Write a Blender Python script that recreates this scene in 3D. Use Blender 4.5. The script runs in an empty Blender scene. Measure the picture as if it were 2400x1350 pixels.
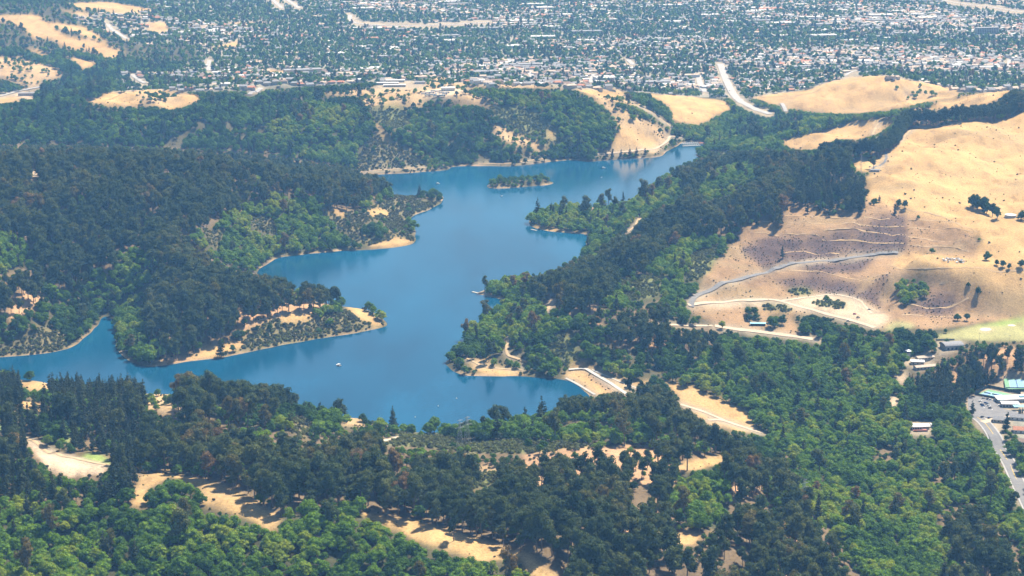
import bpy, math, random
import numpy as np
from mathutils import Vector, Matrix

# ---------------------------------------------------------------- camera, sky, sun, exposure
SC = bpy.context.scene
CAM_H, PITCH, HFOV = 620.0, math.radians(14.0), math.radians(30.0)
FPX = 1200.0 / math.tan(HFOV / 2)            # focal length in photo pixels (2400 wide)
cam_d = bpy.data.cameras.new("camera")
cam_d.sensor_width = 36.0
cam_d.lens = 18.0 / math.tan(HFOV / 2)
cam_d.clip_start = 1.0
cam_d.clip_end = 60000.0
cam = bpy.data.objects.new("camera", cam_d)
SC.collection.objects.link(cam)
cam.location = (0, 0, CAM_H)
cam.rotation_euler = (math.pi / 2 - PITCH, 0, 0)
SC.camera = cam

SUN_AZ, SUN_EL = math.radians(40.0), math.radians(56.0)    # azimuth clockwise from +Y (view direction)
SUN_DIR = Vector((math.sin(SUN_AZ) * math.cos(SUN_EL), math.cos(SUN_AZ) * math.cos(SUN_EL), math.sin(SUN_EL)))
world = bpy.data.worlds.new("World")
SC.world = world
world.use_nodes = True
wn = world.node_tree.nodes
wl = world.node_tree.links
wn.clear()
w_out = wn.new("ShaderNodeOutputWorld")
w_bg = wn.new("ShaderNodeBackground")
w_sky = wn.new("ShaderNodeTexSky")
w_sky.sky_type = 'NISHITA'
w_sky.sun_disc = False
w_sky.sun_elevation = SUN_EL
w_sky.sun_rotation = SUN_AZ
w_sky.air_density = 1.0
w_sky.dust_density = 0.6
w_sky.ozone_density = 2.0
w_bg.inputs[1].default_value = 0.07
wl.new(w_sky.outputs[0], w_bg.inputs[0])
wl.new(w_bg.outputs[0], w_out.inputs[0])
sun_d = bpy.data.lights.new("sun", 'SUN')
sun_d.energy = 5.0
sun_d.angle = math.radians(0.53)
sun_d.color = (1.0, 0.95, 0.86)
sun = bpy.data.objects.new("sun", sun_d)
SC.collection.objects.link(sun)
sun.rotation_euler = SUN_DIR.to_track_quat('Z', 'Y').to_euler()
sun.location = (1500, 1500, 3000)

SC.view_settings.view_transform = 'Standard'
SC.view_settings.look = 'None'
SC.view_settings.exposure = 0.98
SC.view_settings.gamma = 1.0
SC.view_settings.use_curve_mapping = False
cy = SC.cycles
cy.max_bounces = 5
cy.diffuse_bounces = 2
cy.glossy_bounces = 2
cy.transmission_bounces = 2
cy.volume_bounces = 0
cy.transparent_max_bounces = 4
cy.use_denoising = True
cy.sample_clamp_indirect = 4.0
SC.render.film_transparent = False
SC.render.use_persistent_data = False

RNG = np.random.default_rng(7)
random.seed(7)

# ---------------------------------------------------------------- photo pixel <-> place
CP, SP = math.cos(PITCH), math.sin(PITCH)


def ray(px, py):
    a = (px - 1200.0) / FPX
    b = -(py - 675.0) / FPX
    return np.array([a, CP + b * SP, -SP + b * CP])


def at_h(px, py, h):
    d = ray(px, py)
    t = (CAM_H - h) / (-d[2])
    return d[0] * t, d[1] * t


def project(x, y, z):
    fy = y * CP - (z - CAM_H) * SP
    uy = y * SP + (z - CAM_H) * CP
    return 1200.0 + FPX * x / fy, 675.0 - FPX * uy / fy, fy


# ---------------------------------------------------------------- value noise
def _hash(ix, iy, s):
    n = (ix.astype(np.int64) * 374761393 + iy.astype(np.int64) * 668265263 + s * 1442695041) & 0xFFFFFFFF
    n = ((n ^ (n >> 13)) * 1274126177) & 0xFFFFFFFF
    n = (n ^ (n >> 16)) & 0xFFFFFFFF
    return n / 4294967295.0


def vnoise(x, y, s=0):
    ix, iy = np.floor(x), np.floor(y)
    fx, fy = x - ix, y - iy
    fx = fx * fx * (3 - 2 * fx)
    fy = fy * fy * (3 - 2 * fy)
    a, b = _hash(ix, iy, s), _hash(ix + 1, iy, s)
    c, d = _hash(ix, iy + 1, s), _hash(ix + 1, iy + 1, s)
    return (a + (b - a) * fx) * (1 - fy) + (c + (d - c) * fx) * fy - 0.5


def fbm(x, y, s=0, o=4):
    r, a, f = 0.0, 1.0, 1.0
    for k in range(o):
        r = r + a * vnoise(x * f, y * f, s + k * 17)
        a *= 0.5
        f *= 2.03
    return r


def sstep(a, b, x):
    t = np.clip((x - a) / (b - a), 0, 1)
    return t * t * (3 - 2 * t)


# ---------------------------------------------------------------- the lake's outline (photo pixels at water level)
LAKE_PX = [(-160, 842), (-60, 841), (0, 838), (80, 832), (160, 818), (200, 795), (225, 770), (238, 748), (252, 742), (268, 756),
           (266, 790), (274, 822), (300, 845), (345, 858), (390, 855), (450, 845), (520, 838), (560, 830), (640, 815), (700, 803),
           (760, 793), (830, 782), (880, 772), (908, 762), (904, 752), (880, 738), (850, 726), (790, 716), (700, 700), (640, 680),
           (600, 655), (598, 637), (615, 627), (650, 607), (700, 598), (780, 590), (850, 586), (920, 580), (960, 573), (973, 560),
           (970, 540), (960, 515), (985, 500), (1020, 486), (1042, 463), (1020, 458), (980, 460), (930, 462), (880, 450), (830, 432),
           (800, 418), (850, 410), (900, 408), (950, 406), (1000, 402), (1050, 397), (1062, 391), (1120, 389), (1200, 390), (1260, 383),
           (1310, 377), (1345, 375), (1375, 379), (1400, 377), (1480, 372), (1540, 368), (1556, 358), (1572, 350), (1588, 341), (1600, 334),
           (1640, 333), (1652, 340), (1646, 352), (1632, 362), (1640, 372), (1600, 388), (1570, 408), (1545, 430), (1500, 460), (1440, 478),
           (1400, 484), (1330, 494), (1265, 502), (1242, 516), (1250, 533), (1290, 542), (1340, 546), (1375, 550), (1372, 580), (1350, 612),
           (1290, 640), (1200, 658), (1152, 672), (1125, 684), (1118, 689), (1142, 693), (1180, 706), (1150, 740), (1098, 782), (1090, 808),
           (1066, 836), (1048, 852), (1060, 870), (1090, 881), (1150, 882), (1230, 882), (1315, 887), (1345, 902), (1378, 925), (1375, 945),
           (1300, 975), (1200, 1000), (1100, 1010), (1000, 1016), (930, 1008), (890, 992), (850, 980), (780, 978), (700, 962), (600, 948),
           (500, 935), (400, 925), (300, 922), (200, 922), (135, 915), (118, 900), (70, 889), (10, 893), (-60, 902), (-160, 910)]
ISLE_PX = [(1140, 436), (1150, 430), (1180, 428), (1230, 424), (1270, 424), (1297, 428), (1285, 433), (1240, 437), (1200, 440), (1160, 442), (1145, 441)]


def closed_curve(px, n_sub, amp, seed):
    p = np.array([at_h(a, b, 0.0) for a, b in px])
    n = len(p)
    out = []
    for i in range(n):
        p0, p1, p2, p3 = p[i - 1], p[i], p[(i + 1) % n], p[(i + 2) % n]
        for k in range(n_sub):
            t = k / n_sub
            out.append(0.5 * ((2 * p1) + (-p0 + p2) * t + (2 * p0 - 5 * p1 + 4 * p2 - p3) * t * t + (-p0 + 3 * p1 - 3 * p2 + p3) * t ** 3))
    out = np.array(out)
    out[:, 0] += amp * 2 * fbm(out[:, 0] / 30, out[:, 1] / 30, seed, 3)
    out[:, 1] += amp * 2 * fbm(out[:, 0] / 30, out[:, 1] / 30, seed + 5, 3)
    return out


LAKE = closed_curve(LAKE_PX, 3, 3.0, 3)
ISLE = closed_curve(ISLE_PX, 3, 2.5, 9)


def in_poly(x, y, poly):
    c = np.zeros(x.shape, bool)
    j = len(poly) - 1
    for i in range(len(poly)):
        xi, yi = poly[i]
        xj, yj = poly[j]
        if yi != yj:
            c ^= ((yi > y) != (yj > y)) & (x < (xj - xi) * (y - yi) / (yj - yi) + xi)
        j = i
    return c


def poly_dist(x, y, poly):
    d = np.full(x.shape, 1e18)
    n = len(poly)
    for i in range(n):
        a, b = poly[i], poly[(i + 1) % n]
        e = b - a
        L = max(e @ e, 1e-9)
        t = np.clip(((x - a[0]) * e[0] + (y - a[1]) * e[1]) / L, 0, 1)
        d = np.minimum(d, (x - a[0] - t * e[0]) ** 2 + (y - a[1] - t * e[1]) ** 2)
    d = np.sqrt(d)
    return np.where(in_poly(x, y, poly), -d, d)


SD_X0, SD_Y0, SD_S = -1150.0, 1600.0, 7.0
_nx, _ny = int(2000 / SD_S), int(2450 / SD_S)
_gx, _gy = np.meshgrid(SD_X0 + np.arange(_nx) * SD_S, SD_Y0 + np.arange(_ny) * SD_S)
SDF = np.maximum(poly_dist(_gx, _gy, LAKE), -poly_dist(_gx, _gy, ISLE))      # > 0 on land


def bilin(A, x0, y0, s, x, y):
    gx = np.clip((x - x0) / s, 0, A.shape[1] - 1.001)
    gy = np.clip((y - y0) / s, 0, A.shape[0] - 1.001)
    ix, iy = gx.astype(int), gy.astype(int)
    fx, fy = gx - ix, gy - iy
    return (A[iy, ix] * (1 - fx) + A[iy, ix + 1] * fx) * (1 - fy) + (A[iy + 1, ix] * (1 - fx) + A[iy + 1, ix + 1] * fx) * fy


def shore(x, y):
    return bilin(SDF, SD_X0, SD_Y0, SD_S, x, y)


# ---------------------------------------------------------------- heights: photo pixel + height over the lake
H_PX = [
    # near ridge, from the golf course on one side to the end above the creek
    (-150, 930, 40), (0, 940, 40), (60, 905, 4), (150, 955, 48), (300, 955, 48), (420, 950, 50), (500, 955, 52), (600, 968, 52), (700, 985, 50), (780, 1005, 42),
    (850, 1012, 28), (910, 1018, 10), (960, 1026, 8), (1020, 1030, 12), (1100, 1026, 22), (1200, 1020, 32), (1300, 1000, 40), (1380, 985, 40), (1450, 975, 35), (1530, 985, 26),
    (0, 1050, 66), (120, 1080, 68), (230, 1075, 64), (350, 1050, 64), (500, 1060, 70), (650, 1080, 72), (800, 1080, 66), (950, 1070, 48), (1100, 1060, 46), (1250, 1050, 50), (1400, 1060, 55), (1550, 1060, 45),
    (0, 1170, 80), (200, 1150, 80), (400, 1140, 82), (560, 1170, 84), (700, 1200, 82), (860, 1205, 76), (1000, 1240, 78), (1150, 1280, 80), (1250, 1320, 80),
    (1000, 1150, 66), (1200, 1170, 66), (1400, 1170, 64), (1400, 1270, 72), (1550, 1180, 58), (1560, 1300, 66), (1650, 1090, 38), (1700, 1200, 44), (1750, 1310, 48), (1800, 1120, 15), (1850, 1230, 22), (1950, 1330, 16),
    (0, 1300, 66), (300, 1300, 66), (600, 1330, 68), (900, 1330, 70), (1100, 1360, 72), (0, 1450, 52), (600, 1450, 52), (1200, 1450, 60), (1700, 1450, 40), (-250, 1200, 80), (-250, 1400, 60), (-250, 1000, 60), (2200, 1450, -10), (2600, 1450, -12),
    # dam and the creek valley
    (1335, 868, 8), (1372, 866, 8.5), (1425, 895, 8.5), (1480, 930, 8.5), (1395, 905, 4.0), (1440, 905, 1), (1520, 930, -4), (1560, 895, 2), (1650, 925, -4), (1740, 985, -12), (1620, 975, -10), (1700, 1000, -14), (1600, 1010, 5),
    (1900, 1000, -16), (1850, 920, -6), (1800, 860, 4), (2000, 930, -12), (2050, 1050, -20), (2000, 1150, -16), (2150, 1150, -22), (2100, 1280, -14), (2250, 1250, -22), (2350, 1340, -20), (2450, 1350, -18),
    (2155, 1010, -10), (2250, 1020, -18), (2330, 1020, -18), (2370, 1090, -18), (2400, 1160, -18), (2500, 1250, -18), (2390, 1000, -16), (2500, 1000, -15), (2310, 955, -14), (2390, 950, -13), (2330, 925, -12), (2390, 900, -9), (2500, 900, -8),
    (2150, 860, -2), (2230, 812, 6), (2128, 830, 2), (2300, 850, -2), (2400, 840, 0), (2200, 900, -8), (2100, 900, -8), (2100, 960, -10),
    # playing field and quarry
    (2200, 790, 8), (2300, 780, 9), (2400, 770, 10), (2500, 760, 10), (2100, 765, 12), (2250, 752, 14), (2400, 735, 20), (2000, 742, 16), (2050, 768, 12), (1950, 715, 19), (1850, 700, 21), (1750, 712, 22), (1650, 712, 24), (1620, 722, 22),
    (1800, 735, 16), (1880, 755, 11), (1700, 772, 12), (1800, 782, 10), (1900, 795, 6), (1760, 760, 11), (1700, 745, 19), (1600, 770, 14), (1550, 760, 22),
    (1700, 670, 33), (1800, 635, 39), (1900, 615, 43), (2000, 600, 47), (2100, 590, 51), (1950, 640, 36), (1900, 655, 30), (2000, 660, 34), (1850, 685, 23), (1960, 690, 21),
    (2150, 605, 54), (2230, 610, 54), (2300, 630, 50), (2130, 640, 45), (2060, 645, 42), (2080, 690, 29), (2060, 725, 18), (2150, 690, 32), (2150, 740, 17), (2250, 690, 34), (2350, 680, 36), (2420, 690, 34),
    (1750, 580, 52), (1850, 545, 62), (1950, 530, 67), (2100, 520, 70), (2200, 530, 69), (2270, 560, 64), (2330, 590, 60), (1800, 520, 68), (1870, 485, 78), (2000, 480, 82), (2100, 478, 84), (2200, 490, 81), (2300, 520, 75), (2400, 560, 68), (2500, 600, 64),
    # grass hill and the windbreak
    (2010, 420, 90), (2050, 390, 94), (2100, 430, 92), (2200, 440, 88), (2200, 380, 96), (2300, 450, 85), (2350, 500, 80), (2400, 480, 82), (2500, 470, 84), (2300, 370, 96), (2400, 350, 99), (2500, 350, 100),
    (2140, 310, 98), (2200, 300, 102), (2300, 288, 106), (2350, 285, 106), (2400, 262, 110), (2500, 240, 116), (2060, 370, 90), (2000, 370, 84), (1900, 375, 62), (2250, 330, 101),
    (2130, 275, 92), (2200, 262, 84), (2300, 240, 84), (2400, 218, 86), (2350, 218, 70), (2250, 232, 50), (1850, 350, 40), (1950, 335, 58), (2050, 312, 74), (2085, 285, 72), (2000, 292, 50), (1900, 318, 42),
    (2100, 255, 40), (2180, 250, 45), (2150, 400, 94),
    # east shore slope and its crest
    (1660, 350, 8), (1700, 335, 8), (1750, 345, 16), (1700, 380, 20), (1800, 370, 34), (1640, 390, 16), (1620, 430, 28), (1700, 430, 45), (1800, 420, 60), (1900, 420, 74), (1560, 470, 22), (1650, 480, 44), (1750, 480, 62), (1840, 480, 76),
    (1450, 495, 10), (1350, 510, 8), (1300, 520, 7), (1260, 522, 3), (1400, 530, 8), (1500, 540, 26), (1600, 540, 46), (1700, 550, 56), (1420, 590, 12), (1500, 600, 34), (1600, 610, 44), (1650, 620, 42), (1380, 640, 16), (1450, 660, 36), (1550, 660, 40),
    (1300, 670, 18), (1220, 690, 8), (1200, 720, 8), (1300, 730, 28), (1400, 730, 38), (1500, 720, 38), (1600, 690, 34), (1180, 770, 14), (1250, 790, 24), (1350, 800, 26), (1450, 800, 24), (1550, 820, 12), (1650, 830, 6), (1130, 830, 9), (1200, 840, 10), (1280, 850, 8), (1400, 850, 9), (1500, 870, 8), (1600, 880, 4), (1110, 850, 7),
    (1155, 686, 3),
    # west: eucalyptus ridge, the two points, the gullies
    (800, 720, 8), (860, 745, 7), (740, 745, 14), (640, 770, 14), (560, 800, 10), (480, 820, 8), (400, 840, 5), (320, 835, 5), (700, 705, 22), (600, 700, 32), (520, 690, 42), (450, 680, 46), (400, 720, 42), (400, 780, 24), (330, 780, 14), (500, 760, 30),
    (300, 720, 18), (260, 700, 14), (330, 650, 40), (250, 640, 32), (200, 690, 24), (150, 720, 26), (90, 700, 40), (50, 760, 28), (120, 790, 12), (0, 790, 18), (-100, 760, 30), (0, 700, 46), (0, 620, 66), (100, 620, 54), (200, 600, 58),
    (400, 600, 62), (500, 620, 52), (560, 650, 34), (620, 665, 16), (480, 560, 56), (540, 560, 40), (620, 570, 22), (700, 570, 16), (560, 610, 16), (640, 500, 44), (720, 500, 36), (800, 510, 28), (880, 500, 20), (930, 530, 10), (850, 550, 12), (760, 560, 14),
    (960, 475, 8), (1000, 470, 5), (900, 465, 18), (860, 450, 26), (920, 450, 12),
    (550, 470, 64), (450, 500, 78), (350, 520, 80), (250, 520, 80), (150, 530, 80), (0, 540, 78), (-150, 540, 78), (0, 450, 96), (100, 440, 100), (200, 430, 104), (300, 425, 106), (400, 420, 102), (500, 420, 94), (600, 425, 82), (700, 430, 64), (800, 440, 42), (-150, 440, 96),
    (0, 400, 104), (150, 395, 108), (300, 400, 108), (450, 402, 100), (600, 412, 82), (-150, 400, 104),
    # hidden gully behind that ridge
    (0, 430, 40), (150, 436, 38), (300, 440, 34), (450, 440, 28), (600, 440, 18), (700, 436, 10), (770, 425, 4),
    # hills beyond the lake
    (0, 335, 50), (150, 338, 46), (300, 340, 42), (450, 350, 34), (600, 370, 20), (700, 385, 12), (800, 395, 8), (100, 290, 66), (300, 300, 58), (400, 275, 72), (500, 300, 56), (560, 260, 80), (640, 330, 36), (620, 280, 50), (700, 300, 58), (750, 260, 76), (800, 340, 28), (780, 300, 48),
    (860, 360, 22), (900, 320, 46), (950, 350, 28), (1000, 370, 14), (880, 280, 66), (1000, 310, 44), (1040, 350, 20), (1080, 370, 10), (1100, 310, 40), (1150, 340, 26), (1180, 300, 52), (1250, 330, 34), (1300, 350, 18), (1230, 270, 66), (1330, 310, 40), (1400, 350, 14), (1400, 290, 50), (1440, 330, 30), (1480, 350, 12), (1540, 345, 5),
    (1000, 260, 70), (1100, 260, 66), (950, 240, 82), (1050, 222, 88), (1150, 230, 86), (1250, 220, 90), (1350, 230, 84), (1420, 250, 74), (1500, 300, 36), (1560, 320, 12), (1400, 212, 80), (1470, 225, 64), (1540, 260, 40), (1300, 207, 92), (1150, 208, 88),
    (850, 250, 80), (700, 245, 84), (600, 240, 86), (450, 240, 82), (350, 225, 84), (250, 240, 78), (200, 260, 74), (100, 250, 66), (0, 270, 62), (-150, 260, 60), (900, 215, 84), (800, 222, 84), (1000, 208, 84),
    (1600, 250, 24), (1660, 260, 18), (1600, 290, 12), (1620, 310, 6), (1680, 300, 4), (1700, 240, 8), (1650, 230, 14),
    # far valley with the town, golden hill
    (40, 228, 0), (130, 215, 0), (0, 180, 24), (100, 160, 34), (0, 120, 48), (150, 120, 46), (250, 135, 22), (60, 60, 74), (150, 80, 66), (240, 110, 40), (200, 30, 84), (300, 20, 74), (0, 0, 80), (350, 40, 40), (280, 75, 34), (300, 150, 20), (400, 130, 22), (500, 100, 24), (450, 60, 30),
    (350, 190, 22), (500, 195, 20), (650, 190, 18), (600, 150, 16), (750, 180, 10), (850, 185, 16), (1000, 170, 10), (1040, 190, 60), (900, 140, 0), (1200, 180, -8), (1350, 190, -10), (1500, 200, -10), (1600, 215, -6), (1250, 120, -14), (1500, 130, -14), (700, 100, 4), (1000, 80, -8), (800, 20, 0), (1200, 20, -15), (1600, 20, -18), (2000, 20, -18), (2400, 20, -18), (500, 20, 16),
    (1700, 150, -8), (1720, 200, -2), (1760, 235, 3), (1800, 262, 5), (1850, 275, 6), (1750, 280, 4), (1900, 285, 12), (1800, 310, 10),
    (1830, 235, 12), (1900, 240, 22), (1950, 205, 46), (2010, 183, 62), (2080, 185, 60), (2150, 205, 46), (2230, 215, 34), (2000, 225, 36), (2080, 235, 30), (2000, 258, 14), (2100, 250, 22), (1930, 262, 10), (1880, 215, 22), (2280, 200, 14), (2350, 195, 8),
    (1850, 180, -8), (1950, 165, -6), (2000, 168, 10), (2100, 165, 4), (2200, 170, 4), (2150, 140, 8), (2300, 150, 6), (2400, 170, 6), (1800, 120, -14), (2000, 100, -14), (2200, 80, -14), (2400, 110, -10), (2500, 180, 6), (2600, 80, -12), (2600, 300, 100),
    (-200, 0, 80), (-200, 120, 50), (-200, 200, 20), (-400, 500, 80), (-400, 800, 20), (-400, 300, 60), (2700, 700, 30), (2700, 500, 70), (2700, 900, -5), (2700, 1100, -15),
    (0, -40, 60), (600, -40, 10), (1200, -40, -15), (1800, -40, -18), (2400, -40, -18), (-300, -90, 60), (600, -90, 20), (1200, -90, -15), (2700, -90, -18),
]
_c = np.array([(*at_h(a, b, h), h) for a, b, h in H_PX])
_s = np.array([(x, y, 0.4) for x, y in LAKE[::2]])
_pts = np.vstack([_c, _s])
_C2 = 45.0 ** 2
_D = np.sqrt((_pts[:, None, 0] - _pts[None, :, 0]) ** 2 + (_pts[:, None, 1] - _pts[None, :, 1]) ** 2 + _C2)
_n = len(_pts)
_A = np.zeros((_n + 1, _n + 1))
_A[:_n, :_n] = -_D + 14.0 * np.eye(_n)
_A[:_n, _n] = 1
_A[_n, :_n] = 1
_w = np.linalg.solve(_A, np.append(_pts[:, 2], 0))
G_X0, G_Y0, G_S = -3200.0, 900.0, 24.0
_nx, _ny = int(6400 / G_S) + 1, int(9600 / G_S) + 1
_gx, _gy = np.meshgrid(G_X0 + np.arange(_nx) * G_S, G_Y0 + np.arange(_ny) * G_S)
_zc = np.full(_gx.shape, _w[_n])
for i in range(_n):
    _zc -= _w[i] * np.sqrt((_gx - _pts[i, 0]) ** 2 + (_gy - _pts[i, 1]) ** 2 + _C2)
_zc = np.clip(_zc, -28, 130)
ZX0, ZY0, ZS = -3200.0, 900.0, 8.0
_nx, _ny = int(6380 / ZS), int(9580 / ZS)
_gx, _gy = np.meshgrid(ZX0 + np.arange(_nx) * ZS, ZY0 + np.arange(_ny) * ZS)
ZG = bilin(_zc, G_X0, G_Y0, G_S, _gx, _gy)
for _k in range(2):
    ZG[1:-1, :] = (ZG[:-2, :] + 2 * ZG[1:-1, :] + ZG[2:, :]) / 4
    ZG[:, 1:-1] = (ZG[:, :-2] + 2 * ZG[:, 1:-1] + ZG[:, 2:]) / 4
_rough = sstep(5, 45, ZG) * 0.8 + 0.2
_rough *= 1 - 0.8 * sstep(4300, 4800, _gy)
_rid = 1 - np.abs(fbm(_gx / 170 + 0.3 * fbm(_gx / 90, _gy / 90, 4, 2), _gy / 210, 21, 3)) * 2.2
_rough *= 1 + 0.7 * sstep(3250, 3450, _gy) * (1 - sstep(4000, 4300, _gy))
ZG += _rough * (12.0 * (_rid - 0.6) + 8.0 * fbm(_gx / 95, _gy / 95, 33, 4) + 1.2 * fbm(_gx / 24, _gy / 24, 35, 2))
_er = 1 - np.abs(fbm(_gx / 62 + 0.5 * fbm(_gx / 40, _gy / 40, 6, 2), _gy / 110, 27, 4)) * 2.4
ZG += 5.0 * (_er - 0.55) * sstep(12, 45, ZG) * (1 - 0.75 * sstep(4300, 4800, _gy))
del _gx, _gy, _rid, _rough, _er


def ground(x, y):
    x = np.asarray(x, float)
    y = np.asarray(y, float)
    z = bilin(ZG, ZX0, ZY0, ZS, x, y)
    d = shore(x, y)
    s = sstep(0, 70, d)
    bank = np.minimum(0.33 * d, 2.2)
    land = np.where(d < 45, np.maximum(z * s + bank * (1 - s), np.minimum(0.3 * d, 2.0)), z * s + bank * (1 - s))
    isl = poly_isle(x, y)
    land = np.where(isl > 0, np.minimum(0.45 * isl, 6.5) + 0.8 * fbm(x / 20, y / 20, 8, 2), land)
    return np.where(d > 0, land, -np.minimum(-d * 0.33, 14))


IS_C = ISLE.mean(0)


def poly_isle(x, y):
    near = (np.abs(x - IS_C[0]) < 160) & (np.abs(y - IS_C[1]) < 160)
    return np.where(near, shore(x, y), -1.0)


# level ground where people have built: photo pixel, radius in metres
PADS = [(2330, 945, 75), (2160, 852, 32), (2155, 1003, 20), (925, 197, 60), (1035, 216, 45), (2320, 782, 80), (2228, 812, 26), (2370, 506, 14), (2000, 402, 45), (1776, 758, 16), (2240, 608, 40), (2392, 1000, 40)]
_T = np.concatenate([np.arange(1100, 3000, 2.0), np.arange(3000, 9000, 4.0)])


def at(px, py):
    """The point of the ground that photo pixel (px, py) shows."""
    d = ray(px, py)
    t = _T / d[1]
    x, y, z = d[0] * t, d[1] * t, CAM_H + d[2] * t
    g = np.maximum(ground(x, y), 0.0) if False else ground(x, y)
    g = np.where(shore(x, y) < 0, 0.0, g)
    k = np.argmax(z <= g)
    if k == 0:
        k = 1
    a, b = z[k - 1] - g[k - 1], z[k] - g[k]
    f = a / (a - b) if a != b else 0
    return Vector((x[k - 1] + f * (x[k] - x[k - 1]), y[k - 1] + f * (y[k] - y[k - 1]), float(g[k - 1] + f * (g[k] - g[k - 1]))))


_zx, _zy = np.meshgrid(ZX0 + np.arange(ZG.shape[1]) * ZS, ZY0 + np.arange(ZG.shape[0]) * ZS)
for _a, _b, _r in PADS:
    _p = at(_a, _b)
    _i0, _i1 = int((_p.x - 3 * _r - ZX0) / ZS), int((_p.x + 3 * _r - ZX0) / ZS) + 1
    _j0, _j1 = int((_p.y - 3 * _r - ZY0) / ZS), int((_p.y + 3 * _r - ZY0) / ZS) + 1
    _w = 1 - sstep(_r, _r * 1.7, np.hypot(_zx[_j0:_j1, _i0:_i1] - _p.x, _zy[_j0:_j1, _i0:_i1] - _p.y))
    ZG[_j0:_j1, _i0:_i1] = ZG[_j0:_j1, _i0:_i1] * (1 - _w) + _p.z * _w
del _zx, _zy

# quarry: benches cut into the slope, and the gully beside the mound
def _region(px_poly):
    w = np.array([at(*q)[:2] for q in px_poly])
    x0, x1, y0, y1 = w[:, 0].min() - 40, w[:, 0].max() + 40, w[:, 1].min() - 40, w[:, 1].max() + 40
    i0, i1, j0, j1 = int((x0 - ZX0) / ZS), int((x1 - ZX0) / ZS), int((y0 - ZY0) / ZS), int((y1 - ZY0) / ZS)
    gx, gy = np.meshgrid(ZX0 + np.arange(i0, i1) * ZS, ZY0 + np.arange(j0, j1) * ZS)
    return (slice(j0, j1), slice(i0, i1)), gx, gy, w


for _poly, _per in (([(1745, 590), (1795, 520), (1875, 490), (2100, 488), (2275, 548), (2270, 595), (2100, 596), (1900, 616), (1765, 640)], 6.5), ([(2095, 655), (2180, 640), (2270, 660), (2280, 720), (2230, 748), (2110, 745)], 4.5)):
    _sl, _gx, _gy, _wp = _region(_poly)
    _m = sstep(20, -8, poly_dist(_gx, _gy, _wp)) * 0.85
    _z = ZG[_sl] + 0.8 * fbm(_gx / 60, _gy / 60, 13, 2)
    _f = _z / _per
    _st = (np.floor(_f) + sstep(0.55, 0.97, _f - np.floor(_f))) * _per
    ZG[_sl] = ZG[_sl] * (1 - _m) + _st * _m
_a, _b = at(2078, 648), at(2058, 722)
_sl, _gx, _gy, _wp = _region([(2030, 630), (2100, 630), (2100, 740), (2030, 740)])
_e = np.array((_b.x - _a.x, _b.y - _a.y))
_t = np.clip(((_gx - _a.x) * _e[0] + (_gy - _a.y) * _e[1]) / (_e @ _e), 0, 1)
_dd = np.hypot(_gx - _a.x - _t * _e[0], _gy - _a.y - _t * _e[1]) + 4 * fbm(_gx / 14, _gy / 14, 3, 2)
ZG[_sl] -= 13.0 * sstep(26, 4, _dd) * sstep(-0.02, 0.3, _t) * (1 - 0.6 * sstep(0.75, 1, _t))

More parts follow.
